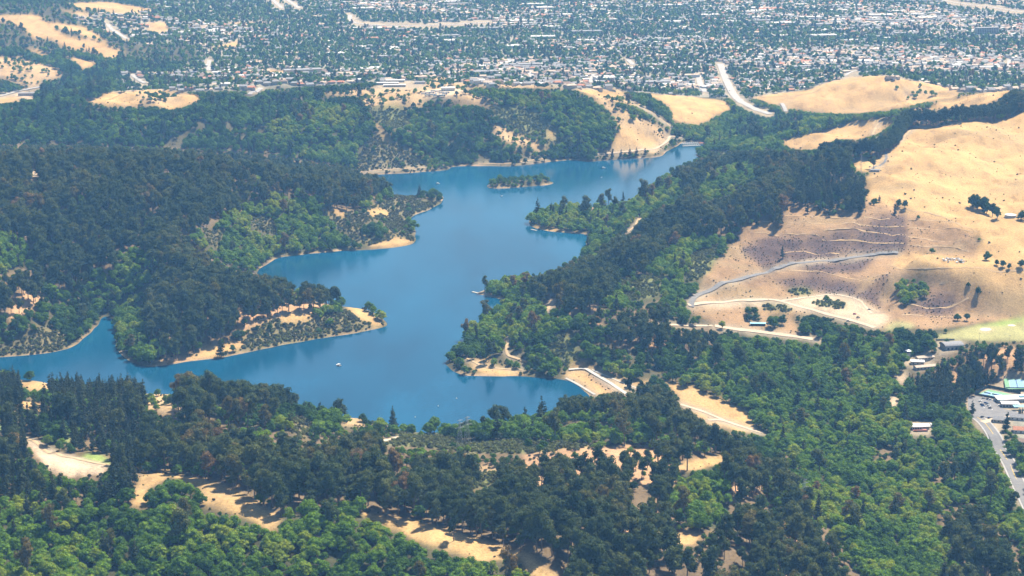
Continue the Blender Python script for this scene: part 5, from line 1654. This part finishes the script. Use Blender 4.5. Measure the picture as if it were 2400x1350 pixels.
def fence(pxs, z, h, label):
    q = quad_from(pxs, z)
    o = empty("court_fence", q[0], 0, label, "fence")
    inv = -q[0]
    for a, b in zip(q[:-1], q[1:]):
        L_ = (b - a).length
        n = max(1, int(L_ / 9))
        d_ = (b - a) / n
        for k in range(n):
            s0, s1 = a + d_ * k + inv, a + d_ * (k + 1) + inv
            nn = Vector((-d_.y, d_.x, 0)).normalized() * 0.06
            vs = [s0 - nn, s1 - nn, s1 + nn, s0 + nn]
            vs = vs + [v + Vector((0, 0, h)) for v in vs]
            MB().add(vs, [(3, 2, 1, 0), (4, 5, 6, 7), (0, 1, 5, 4), (1, 2, 6, 5), (2, 3, 7, 6), (3, 0, 4, 7)]).build("screen_panel", M['screen'], o)
            MB().bar(s0 - Vector((0, 0, 1)), s0 + Vector((0, 0, h + 0.25)), 0.12, 0, 6).build("post", M['steel'], o)
    return o


fence([(2284, 926), (2315, 908.5), (2392, 924)], ZC + 0.2, 3.4, "dark screened fence behind the lower tennis courts")
fence([(2284, 926), (2318, 932), (2346, 938)], ZC + 0.2, 2.6, "dark screened fence between the lower tennis courts and the car park")
fence([(2352, 889), (2374, 873), (2450, 868)], ZC + 2.6, 3.2, "dark screened fence behind the upper tennis courts")
fence([(2357, 913.5), (2400, 914), (2450, 913)], ZC + 1.0, 3.0, "dark screened fence in front of the upper tennis courts")
p = at(2366, 952)
o = empty("club_hall", p, -0.06, "club hall with white low roofs beside the car park", "hall")
MB().box(-9, 9, -5, 5, -2, 4.2).build("wall", M['greywall'], o)
MB().gable(-9, 9, -5, 5, 4.2, 0.9, 0.9).build("roof", M['roof_white'], o)
for k in range(5):
    MB().box(-8 + 3.4 * k, -5.8 + 3.4 * k, -5.06, -4.97, 0.8, 2.6).build("window", M['dark'], o)
p = at(2372, 940)
o = empty("club_house", p, 0.12, "long white roofed club house with a teal fascia behind the club hall", "building")
MB().box(-18, 22, -5, 5, -2, 3.6).build("wall", M['greywall'], o)
MB().add([(-19, -6.5, 3.6), (23, -6.5, 3.6), (23, 6, 4.9), (-19, 6, 4.9), (-19, -6.5, 4.1), (23, -6.5, 4.1), (23, 6, 5.4), (-19, 6, 5.4)], [(3, 2, 1, 0), (4, 5, 6, 7), (0, 1, 5, 4), (1, 2, 6, 5), (2, 3, 7, 6), (3, 0, 4, 7)]).build("roof", M['roof_white'], o)
MB().box(-19.1, -12, -6.7, -6.52, 3.3, 4.3).build("fascia", M['teal'], o)
MB().box(8, 14, -2, 2, 5.0, 5.9).build("skylight", M['teal'], o)
p = at(2394, 961)
o = empty("pool_canopy", p, 0, "pale teal ribbed canopy with dark cypresses in front at the right edge", "canopy")
for k in range(9):
    MB().box(-9 + 2 * k, -7.3 + 2 * k, -4, 4, 4.4 + 0.1 * (k % 2), 4.7 + 0.1 * (k % 2)).build("roof_panel", M['teal'], o)
for k in range(4):
    MB().bar((-8 + 5.4 * k, -3.6, -2), (-8 + 5.4 * k, -3.6, 4.4), 0.15, 0, 6).build("post", M['steel'], o)


# cars
def car_meshes(col):
    b = MB()
    prof = [(-2.2, .35), (2.2, .35), (2.25, .75), (1.2, .92), (-2.0, .95), (-2.25, .8)]
    n = len(prof)
    vs = [(x, s * .86, z) for s in (-1, 1) for x, z in prof]
    b.add(vs, [tuple(range(n)), tuple(range(2 * n - 1, n - 1, -1))] + [(i, i + n, (i + 1) % n + n, (i + 1) % n) for i in range(n)])
    c = MB()
    prof = [(-1.8, .94), (1.05, .92), (.45, 1.42), (-1.35, 1.45)]
    n = 4
    vs = [(x, s * (.8 if z < 1 else .66), z) for s in (-1, 1) for x, z in prof]
    c.add(vs, [tuple(range(n)), tuple(range(2 * n - 1, n - 1, -1))] + [(i, i + n, (i + 1) % n + n, (i + 1) % n) for i in range(n)])
    r = MB().box(-1.3, .4, -.64, .64, 1.44, 1.5)
    w = MB().bar((0, -.1, 0), (0, .1, 0), 0.33, 0, 10)
    return b.mesh("body", col), c.mesh("cabin", M['dark']), r.mesh("roof", col), w.mesh("wheel", M['rubber'])


CAR_COL = {n: mat_plain("car_paint_" + n, c, 0.35, 0.03, 1.0) for n, c in (("white", (.78, .78, .78)), ("black", (.02, .02, .025)), ("silver", (.45, .46, .48)), ("blue", (.05, .10, .25)), ("red", (.45, .03, .03)), ("grey", (.16, .17, .18)))}
CAR_ME = {n: car_meshes(m) for n, m in CAR_COL.items()}


def car(px, py, col, rz, label, group=None, dz=0.36):
    p = at(px, py)
    o = empty("parked_car", (p.x, p.y, p.z + dz), rz, label, "car", group)
    b, c, r, w = CAR_ME[col]
    for nm, me_ in (("body", b), ("cabin", c), ("roof", r)):
        link(bpy.data.objects.new(nm, me_), o)
    for sx in (-1.35, 1.35):
        for sy in (-.82, .82):
            k = link(bpy.data.objects.new("wheel", w), o)
            k.location = (sx, sy, .33)
    return o


LOT = face_to((2307, 942), (2326, 960))
for zx, zy, c, lb in ((655, 688, "white", "white car at the head of the near row in the club car park"), (683, 738, "black", "black car in the middle of the near row in the club car park"), (697, 760, "blue", "dark blue car at the foot of the near row in the club car park"),
                      (745, 712, "blue", "dark blue car at the head of the far row in the club car park"), (768, 730, "grey", "grey car second in the far row of the club car park"), (788, 758, "white", "white car third in the far row of the club car park"), (812, 796, "black", "black car at the foot of the far row in the club car park"),
                      (710, 640, "silver", "silver car parked alone below the court fence"), (780, 655, "black", "black car below the court fence beside a white one"), (816, 662, "white", "white car below the court fence beside a black one"), (890, 672, "white", "white car parked nearest the club house"),
                      (505, 636, "grey", "grey car in the shade at the upper corner of the car park"), (545, 618, "black", "black car in the upper corner of the car park against the fence"), (962, 757, "white", "white car beside the wall of the club hall"), (340, 735, "white", "white car half hidden by trees beyond the car park"), (375, 790, "silver", "silver car half hidden by trees at the car park entrance")):
    car(2200 + zx / 6.75, 840 + zy / 6.75, c, LOT + math.pi / 2 + random.uniform(-.05, .05), lb)
car(2302, 979, "black", face_to((2302, 990), (2335, 983)), "black car on the pale road at the junction below the car park", None, 0.55)
car(2318, 981, "blue", face_to((2302, 990), (2335, 983)), "dark blue car leaving the junction below the car park", None, 0.55)
car(2003, 737, "red", 0.2, "red car on the quarry floor")
car(2011, 745, "black", 0.1, "black car beside the red one on the quarry floor")
car(2037, 727, "grey", -0.3, "dark grey car alone at the back of the quarry floor")
car(1988, 753, "white", -0.3, "white car at the roadside by the quarry trees")
car(1720, 199, "red", 1.2, "red car on the wide pale boulevard in the town", None, 1.0)
car(1710, 214, "grey", 1.2, "dark car at the foot of the wide boulevard in the town", None, 1.0)

# tank on the grass hill
p = at(2368, 509)
o = empty("water_tank", p, 0, "round water tank with a pale conical roof beside dark trees", "tank")
MB().disc(7.6, -2, 3.4, 28).build("shell", M['greywall'], o)
MB().disc(8.0, 3.4, 3.7, 28, 0, 5.4).build("roof", M['roof_white'], o)
MB().bar((7.7, 0, 0), (7.7, 0, 3.5), 0.12, 0, 5).build("ladder", M['steel'], o)


# lattice masts
def lattice(name, px, py, h, base, top, label, arms=(), rz=0.0):
    p = at(px, py)
    o = empty(name, p, rz, label, "mast" if not arms else "pylon")
    n = 7
    corners = lambda f: [Vector((sx * (base + (top - base) * f), sy * (base + (top - base) * f), h * f)) for sx, sy in ((-1, -1), (1, -1), (1, 1), (-1, 1))]
    c0, c1 = corners(0), corners(1)
    for a, b in zip(c0, c1):
        MB().bar(a - Vector((0, 0, 1)), b, 0.1, 0, 4).build("leg", M['steel'], o)
    for k in range(n):
        lo, hi = corners(k / n), corners((k + 1) / n)
        mb = MB()
        for i in range(4):
            mb.bar(lo[i], hi[(i + 1) % 4], 0.05, 0, 3)
            mb.bar(lo[(i + 1) % 4], hi[i], 0.05, 0, 3)
        mb.build("brace", M['steel'], o)
    for z, L_ in arms:
        MB().bar((-L_, 0, z), (L_, 0, z), 0.16, 0, 4).bar((-L_, 0, z), (0, 0, z + 1.2), 0.1, 0, 3).bar((L_, 0, z), (0, 0, z + 1.2), 0.1, 0, 3).build("arm", M['steel'], o)
    return o


lattice("radio_mast", 2017, 412, 32, 1.4, 0.6, "thin lattice radio mast at the edge of the grass hill")
ARM = ((20, 5), (24, 4.2), (27, 3.2))
lattice("power_pylon", 1078, 1050, 26, 2.6, 0.5, "grey lattice pylon on the green meadow, nearer of two", ARM, 0.5)
lattice("power_pylon", 1095, 1042, 28, 2.6, 0.5, "grey lattice pylon on the green meadow, farther of two", ARM, 0.5)
lattice("power_pylon", 1853, 1202, 27, 2.6, 0.5, "grey lattice pylon rising between eucalyptus above the bottom edge, left of its twin", ARM, 0.6)
lattice("power_pylon", 1883, 1192, 28, 2.6, 0.5, "grey lattice pylon rising between eucalyptus above the bottom edge, right of its twin", ARM, 0.6)
simple_house("shed", 1996, 376, 0.1, 8, 5, 3, 1, 'white', 'roof_white', "small white hut by the windbreak above the radio mast", "shed")
simple_house("shed", 1973, 398, 0.1, 13, 6, 3, 0.4, 'white', 'roof_white', "flat white hut among dark trees left of the radio mast", "shed", True)
simple_house("shed", 2012, 418, 0.2, 12, 7, 3, 0.5, 'cream', 'roof_white', "flat pale hut at the foot of the radio mast", "shed", True)
simple_house("shed", 2050, 402, -0.1, 14, 7, 3, 1.2, 'greywall', 'roof_grey', "grey shed under the lone tree right of the radio mast", "shed")
simple_house("shed", 1776, 762, -0.06, 18, 6, 2.8, 0.9, 'dark', 'teal', "long open shed with a pale blue roof below the quarry", "shed")

# playing field: sand patches, light poles, boundary wall
ZF = at(2320, 782).z
for (a, b, rx, ry), lb in zip(((2310, 772.5, 14, 4), (2371, 763, 11, 2.6)), ("", "")):
    q = [(a + rx * math.cos(t), b + ry * math.sin(t)) for t in np.linspace(0, 2 * math.pi, 18)[:-1]]
    c = resample([at(*w_)[:2] for w_ in q + q[:1]], 6)
    ctr = at(a, b)
    vs = [(x, y, float(ground(x, y)) + 0.3) for x, y in c] + [(ctr.x, ctr.y, ctr.z + 0.3)]
    me = bpy.data.meshes.new("sand_patch")
    nn_ = len(c)
    me.from_pydata(vs, [], [(i, (i + 1) % nn_, nn_) for i in range(nn_)])
    me.update()
    if me.polygons[0].normal.z < 0:
        me.flip_normals()
    me.materials.append(M['sand'])
    tag(link(bpy.data.objects.new("sand_patch", me)), kind="structure")
for a, b, lb in ((2295, 799, "light pole on the playing field nearer the hall"), (2366, 804, "light pole on the playing field nearer the right edge"), (2194, 784, "light pole standing over the car track beside the hall lawn")):
    p = at(a, b)
    o = empty("light_pole", p, 0, lb, "light pole")
    MB().bar((0, 0, -1), (0, 0, 9.5), 0.17, 0, 6, 0.1).build("pole", M['wood'], o)
    MB().bar((-1.3, 0, 9.2), (1.3, 0, 9.2), 0.1, 0, 4).build("cross_arm", M['wood'], o)
    for s_ in (-1.1, 1.1):
        MB().box(s_ - .3, s_ + .3, -.25, .25, 9.3, 9.7).build("lamp", M['steel'], o)
p, q_ = at(2194, 798), at(2237, 797)
o = empty("boundary_wall", p, 0, "dark low wall between conifers and the hall", "wall")
d_ = q_ - p
for k in range(6):
    a, b = d_ * (k / 6), d_ * ((k + 1) / 6) * 0.995
    MB().bar((a.x, a.y, 0.5), (b.x, b.y, 0.5 + (b.z - a.z)), 1.2, 0, 4).build("wall_panel", M['screen'], o)

# rubble heap on the quarry shelf
p = at(2236, 611)
o = empty("rubble_heap", p, 0, "heap of white broken concrete on the quarry shelf", "rubble")
for k in range(46):
    a, r_ = random.uniform(0, 6.28), random.random() ** 0.6
    s_ = random.uniform(.5, 1.5)
    mb = MB().box(-s_, s_, -s_ * .7, s_ * .7, -s_ * .5, s_ * .5)
    b = mb.build("block", M['rubble'], o, (15 * r_ * math.cos(a), 17 * r_ * math.sin(a), 0.4 + (1 - r_) * 1.4))
    b.rotation_euler = (random.uniform(-.5, .5), random.uniform(-.5, .5), random.uniform(0, 6))

# school and works yard beyond the lake
for a, b, w, lb in ((915, 192, 60, "long white roofed school wing, rearmost of three"), (905, 198, 52, "long white roofed school wing, middle of three"), (925, 203, 46, "long white roofed school wing, front of three")):
    simple_house("school_wing", a, b, 0.06, w, 12, 4, 0.6, 'cream', 'roof_white', lb, "school", True)
simple_house("school_wing", 984, 196, 0.1, 22, 10, 4, 1.5, 'white', 'roof_grey', "small grey roofed school building right of the long white wings", "school")
o = simple_house("works_hall", 1050, 212, 0.1, 26, 14, 6, 1.5, 'white', 'roof_white', "white hall in the pale works yard beyond the lake", "hall")
trailer = MB().box(-4, 4, -1.2, 1.2, .8, 3.4).mesh("box_body", M['white']), MB().box(4.1, 6, -1.15, 1.15, .6, 2.7).mesh("cab", CAR_COL["blue"]), MB().bar((0, -1.2, 0), (0, 1.2, 0), .5, 0, 8).mesh("wheel", M['rubber'])
for k, (a, b) in enumerate(((992, 221), (1001, 220), (1010, 219), (1000, 225), (1012, 224), (1022, 222), (1014, 215), (1024, 216), (1033, 219), (1020, 227), (1030, 225), (1041, 222), (1036, 226), (1046, 219))):
    p = at(a, b)
    o = empty("parked_truck", (p.x, p.y, p.z + .2), random.choice((0.2, 0.35, 1.5)), "white box truck parked in rows in the pale works yard", "truck", "trucks in the works yard")
    link(bpy.data.objects.new("box_body", trailer[0]), o)
    link(bpy.data.objects.new("cab", trailer[1]), o)
    for x in (-2.8, 4.6):
        w = link(bpy.data.objects.new("wheel", trailer[2]), o)
        w.location = (x, 0, .5)
simple_house("barn", 66, 222, 0.1, 40, 12, 4, 1.5, 'cream', 'roof_grey', "long grey roofed building on the pale lot in the far left valley", "building")

# landmarks on the plain
p = at(2312, 84)
o = empty("hospital_block", p, TA, "dark mid rise block on a wide podium in the far town", "building")
MB().box(-34, 34, -10, 10, 6, 24).build("tower_wall", M['greywall'], o)
MB().box(-35, 35, -11, 11, 24, 25).build("roof", M['roof_grey'], o)
MB().box(-40, 48, -20, 18, -3, 6).build("podium", M['cream'], o)
for f in range(4):
    for k in range(12):
        MB().box(-33 + 5.5 * k, -29.4 + 5.5 * k, -10.12, -9.95, 8 + 4.2 * f, 10.6 + 4.2 * f).build("window", M['dark'], o)
p = at(1081, 110)
o = empty("church_tower", p, TA, "slim white tower standing above the trees of the town", "tower")
MB().box(-4, 4, -4, 4, -3, 15).build("shaft", M['white'], o)
MB().box(-4.6, 4.6, -4.6, 4.6, 15, 16.4).build("cornice", M['white'], o)
MB().box(-2, 2, -4.1, -3.95, 9, 13).build("louvre", M['dark'], o)
for a, b, w, lb in ((1190, 52, 60, "white flat school block left of the playing oval in the town"), (1240, 58, 40, "low white school block beside the playing oval"), (1420, 50, 70, "long white block right of the playing oval in the town")):
    simple_house("school_block", a, b, TA, w, 18, 7, 1, 'cream', 'roof_white', lb, "school", True)
simple_house("school_block", 868, 93, TA, 46, 16, 5, 3, 'cream', 'roof_red', "red roofed school block among the trees of the town", "school")
simple_house("school_block", 1800, 25, TA, 90, 30, 8, 3, 'cream', 'roof_red', "wide red roofed store on the far plain", "store")
simple_house("school_block", 1845, 58, TA, 100, 30, 8, 3, 'white', 'roof_white', "wide white roofed store on the far plain below the red one", "store", True)
q = [(1345 + 62 * math.cos(t), 63 + 6.5 * math.sin(t)) for t in np.linspace(0, 2 * math.pi, 26)[:-1]]
sheet("running_track", q, at(1345, 63).z + 1.5, M['roof_tan'])
q = [(1345 + 50 * math.cos(t), 63 + 4.5 * math.sin(t)) for t in np.linspace(0, 2 * math.pi, 26)[:-1]]
sheet("playing_oval", q, at(1345, 63).z + 1.9, M['lawn'])

# ---------------------------------------------------------------- on the water
def boat(px, py, rz, L_, label, group=None, canopy=True):
    x, y = at_h(px, py, 0.0)
    o = empty("motor_boat", (x, y, 0.0), rz, label, "boat", group)
    w = L_ * 0.2
    hull = MB()
    top = [(-L_ / 2, -w, .75), (L_ * .2, -w, .8), (L_ / 2, 0, 1.0), (L_ * .2, w, .8), (-L_ / 2, w, .75)]
    bot = [(-L_ / 2, -w * .8, -.2), (L_ * .18, -w * .7, -.2), (L_ * .42, 0, -.2), (L_ * .18, w * .7, -.2), (-L_ / 2, w * .8, -.2)]
    hull.add(top + bot, [(0, 1, 2, 3, 4), (9, 8, 7, 6, 5)] + [(i, 5 + i, 5 + (i + 1) % 5, (i + 1) % 5) for i in range(5)])
    hull.build("hull", M['white'], o)
    MB().box(-L_ * .42, L_ * .12, -w * .75, w * .75, .78, .95).build("deck", M['wood'], o)
    if canopy:
        MB().box(-L_ * .36, L_ * .1, -w * .9, w * .9, 2.3, 2.42).build("canopy", M['white'], o)
        for sx in (-L_ * .33, L_ * .07):
            for sy in (-w * .8, w * .8):
                MB().bar((sx, sy, .8), (sx, sy, 2.3), 0.05, 0, 4).build("post", M['steel'], o)
    MB().box(-L_ * .56, -L_ * .48, -.25, .25, .2, 1.2).build("outboard_motor", M['dark'], o)
    return o


boat(793, 857, 2.4, 7.5, "white canopied boat on open water below the wooded point")
boat(1027, 431, 0.4, 7, "white canopied boat off the scrubby point before the isle")
boat(1415, 394.5, 0.3, 7.5, "white canopied boat between the isle and the far trees")
boat(1176, 460, 0.8, 4.5, "small open boat below the isle", None, False)
boat(1410, 416, 1.2, 4.5, "tiny open boat on open water right of the isle", None, False)
boat(1634, 357, 0.1, 6.0, "covered boat moored below the marina docks")
for a, b, lb in ((1070, 934, "white buoy nearest the dam in the near basin"), (1027, 952, "white buoy in the middle of the near basin"), (973, 978, "white buoy nearest the near shore")):
    x, y = at_h(a, b, 0)
    o = empty("buoy", (x, y, 0), 0, lb, "buoy")
    MB().disc(.7, -.3, .5, 12, 0, .9).build("float", M['white'], o)
    MB().bar((0, 0, .8), (0, 0, 1.7), .08, 0, 5).build("staff", M['steel'], o)


def dock(pa, pb, width, label, fingers=0, flen=5):
    a, b = Vector((*at_h(*pa, 0), 0)), Vector((*at_h(*pb, 0), 0))
    L_ = (b - a).length
    o = empty("floating_dock", a, math.atan2(b.y - a.y, b.x - a.x), label, "dock")
    n = max(2, int(L_ / 4))
    for k in range(n):
        MB().box(k * L_ / n, (k + .96) * L_ / n, -width / 2, width / 2, .1, .7).build("deck_section", M['concrete'], o)
    for k in range(fingers):
        x = (k + .5) * L_ / fingers
        MB().box(x - .45, x + .45, width / 2 + .02, width / 2 + flen, .1, .6).build("finger", M['concrete'], o)
    for k in range(0, n + 1, 2):
        MB().bar((k * L_ / n, -width / 2 - .1, -2), (k * L_ / n, -width / 2 - .1, 1.6), .14, 0, 6).build("pile", M['wood'], o)
    return o


dock((1107, 684.5), (1122, 688), 3.0, "white floating dock at the tip of the small sandy spit")
dock((1245, 538), (1258, 541), 2.6, "grey floating dock beside the wooded point below the isle")
dock((1595, 337.5), (1640, 336), 3.0, "rear marina dock at the far end of the lake", 9)
dock((1600, 343), (1642, 341), 3.0, "front marina dock at the far end of the lake", 9)
for k in range(9):
    boat(1599 + 4.4 * k, 335.4 - .15 * k, 1.45, 5.2, "small white boat moored in a slip of the rear marina dock", "boats at the rear dock", False)
    boat(1603 + 4.2 * k, 340.6 - .2 * k, 1.45, 5.2, "small white boat moored in a slip of the front marina dock", "boats at the front dock", False)
x, y = at_h(1643, 339.5, 0)
o = empty("boat_house", (x, y, 0), 0.1, "small white boat house on the end of the marina docks", "boat house")
MB().box(-4.5, 4.5, -3, 3, 0.2, .8).build("platform", M['concrete'], o)
MB().box(-3.5, 3.5, -2.2, 2.2, .8, 3.6).build("wall", M['white'], o)
MB().gable(-3.5, 3.5, -2.2, 2.2, 3.6, 1.2, .6).build("roof", M['roof_red'], o)

# ---------------------------------------------------------------- trees that stand alone
def lone(k, px, py, sx, sz, tint_v, label, pick_i=None):
    p = at(px, py)
    return add_tree(k, p.x, p.y, p.z, (abs(int(px * 7 + py)) % n_of[k]) if pick_i is None else pick_i, sx, sz, px % 6.28, tint_v, label)


lone('eucalyptus_tree', 1063, 1268, 0.62, 0.88, .25, "lone eucalyptus on the dry grass strip near the bottom edge")
lone('eucalyptus_tree', 1477, 935, 0.7, 1.05, .2, "tall narrow dark tree standing on the end of the dam")
lone('eucalyptus_tree', 1502, 938, 0.7, .85, .2, "shorter dark tree right of the tall one on the dam")
lone('pine_tree', 1834, 604, 0.9, .85, .2, "lone dark conifer in the middle of the quarry slope")
lone('pine_tree', 1830, 530, 1.1, 1.25, .15, "tall dark tree on the upper edge of the quarry below the grove")
lone('pine_tree', 1773, 530, 1.2, .8, .2, "broad dark tree on the upper corner of the quarry")
lone('oak_tree', 2105, 486, .75, .95, .05, "dark tree on the quarry rim, left of a pair")
lone('oak_tree', 2120, 487, .7, .9, .08, "dark tree on the quarry rim, right of a pair")
lone('pine_tree', 2097, 504, .8, .55, .1, "small dark tree just below the pair on the quarry rim")
lone('pine_tree', 2061, 473, .8, .45, .2, "small conifer on the grass left of the pair on the quarry rim")
lone('pine_tree', 2015, 502, 1.1, .85, .15, "dark conifer below the grove at the top of the quarry")
lone('pine_tree', 1944, 508, .9, .7, .2, "dark conifer at the upper quarry edge left of the grove end")
lone('pine_tree', 1892, 500, 1.0, .75, .2, "dark conifer at the upper quarry edge beside the gully")
lone('eucalyptus_tree', 1988, 440, 1.0, .95, .1, "big round dark tree left of the radio mast")
lone('eucalyptus_tree', 1958, 424, 1.0, .9, .15, "big dark tree beside the flat white hut")
lone('eucalyptus_tree', 2048, 396, 1.0, .7, .3, "lone brownish tree over the grey shed on the grass hill")
lone('pine_tree', 2019, 434, .9, .8, .2, "dark conifer just below the radio mast")
for k, (a, b, s_) in enumerate(((2278, 486, .85), (2290, 492, .95), (2302, 498, .95), (2313, 502, .9), (2326, 508, .85), (2337, 514, .75), (2285, 482, .8), (2308, 492, .85))):
    lone('oak_tree', a, b, 1.25 * s_, 1.75 * s_, .05, ["western end", "second", "third", "fourth", "fifth", "eastern end, next to the tank", "rear western", "rear middle"][k] + " dark tree of the clump beside the water tank")
lone('oak_tree', 2393, 515, 1.2, 1.1, .1, "dark round tree right of the water tank")
for a, b, s_, lb in ((2312, 610, 1.0, "largest round oak on the dry slope right of the rubble heap"), (2335, 622, .6, "small oak on the dry slope, first right of the largest"), (2350, 626, .7, "oak on the dry slope between two small ones"), (2365, 630, .55, "small oak on the dry slope, last before the right edge"), (2395, 626, .8, "dark round oak at the right edge of the dry slope"),
                     (2245, 752, .8, "dark oak above the playing field, left of a pair"), (2266, 752, .75, "dark oak above the playing field, right of a pair"), (2291, 690, .75, "oak in the gully of the dry slope above the field"), (2270, 672, .5, "small oak at the head of the gully above the field"),
                     (1757, 752, .8, "oak on the bank below the quarry track, left one"), (1706, 782, .45, "small round bush below the lower dirt road, left of two"), (1713, 786, .45, "small round bush below the lower dirt road, right of two"), (1693, 771, .8, "yellow green tree at the head of the lower dirt road")):
    lone('oak_tree', a, b, s_, s_, .95 if 'yellow' in lb else .15, lb)
lone('pine_tree', 2278, 975, 1.0, .8, .2, "dark spreading pine at the corner of the car park")
for a, s_ in ((2388, 1), (2392, .9), (2396, 1.05)):
    lone('pine_tree', a, 970, .35, .35 * s_, .05, {2388: "left", 2392: "middle", 2396: "right"}[a] + " dark cypress of three before the teal canopy")
lone('pine_tree', 2360, 1010, 1.5, 1.05, .3, "tall broad conifer beside the red tiled house")
for a, b, s_, lb in ((519, 838, 1.25, "dark lone tree at the water's edge on the wooded point"), (1352, 375, .9, "dark tree by the far shore trail")):
    lone('pine_tree', a, b, 1.5, s_ * .8, .05, lb)
for k, (a, b) in enumerate(((1205, 386), (1232, 383), (1257, 380), (1276, 378), (1420, 371), (1435, 371), (1456, 370), (1476, 369), (1492, 367), (1512, 366))):
    lone('oak_tree' if k < 4 else 'pine_tree', a, b, .75 if k < 4 else 1.1, .8, .05, "dark waterside tree on the far shore, number %s from the isle side" % ("one two three four five six seven eight nine ten".split()[k]))

# ---------------------------------------------------------------- the air
hz = MB().box(-44000, 44000, -400, 27000, -40, 640).build("haze", [])
hm = bpy.data.materials.new("haze_air")
hm.use_nodes = True
hn = hm.node_tree.nodes
hn.clear()
ho = hn.new("ShaderNodeOutputMaterial")
hv = hn.new("ShaderNodeVolumePrincipled")
hv.inputs["Color"].default_value = (0.22, 0.52, 1.0, 1)
hv.inputs["Density"].default_value = 7.4e-5
hv.inputs["Absorption Color"].default_value = (1.0, 1.0, 1.0, 1)
hv.inputs["Anisotropy"].default_value = 0.0
hm.node_tree.links.new(hv.outputs[0], ho.inputs["Volume"])
hz.data.materials.append(hm)
tag(hz, kind="stuff")
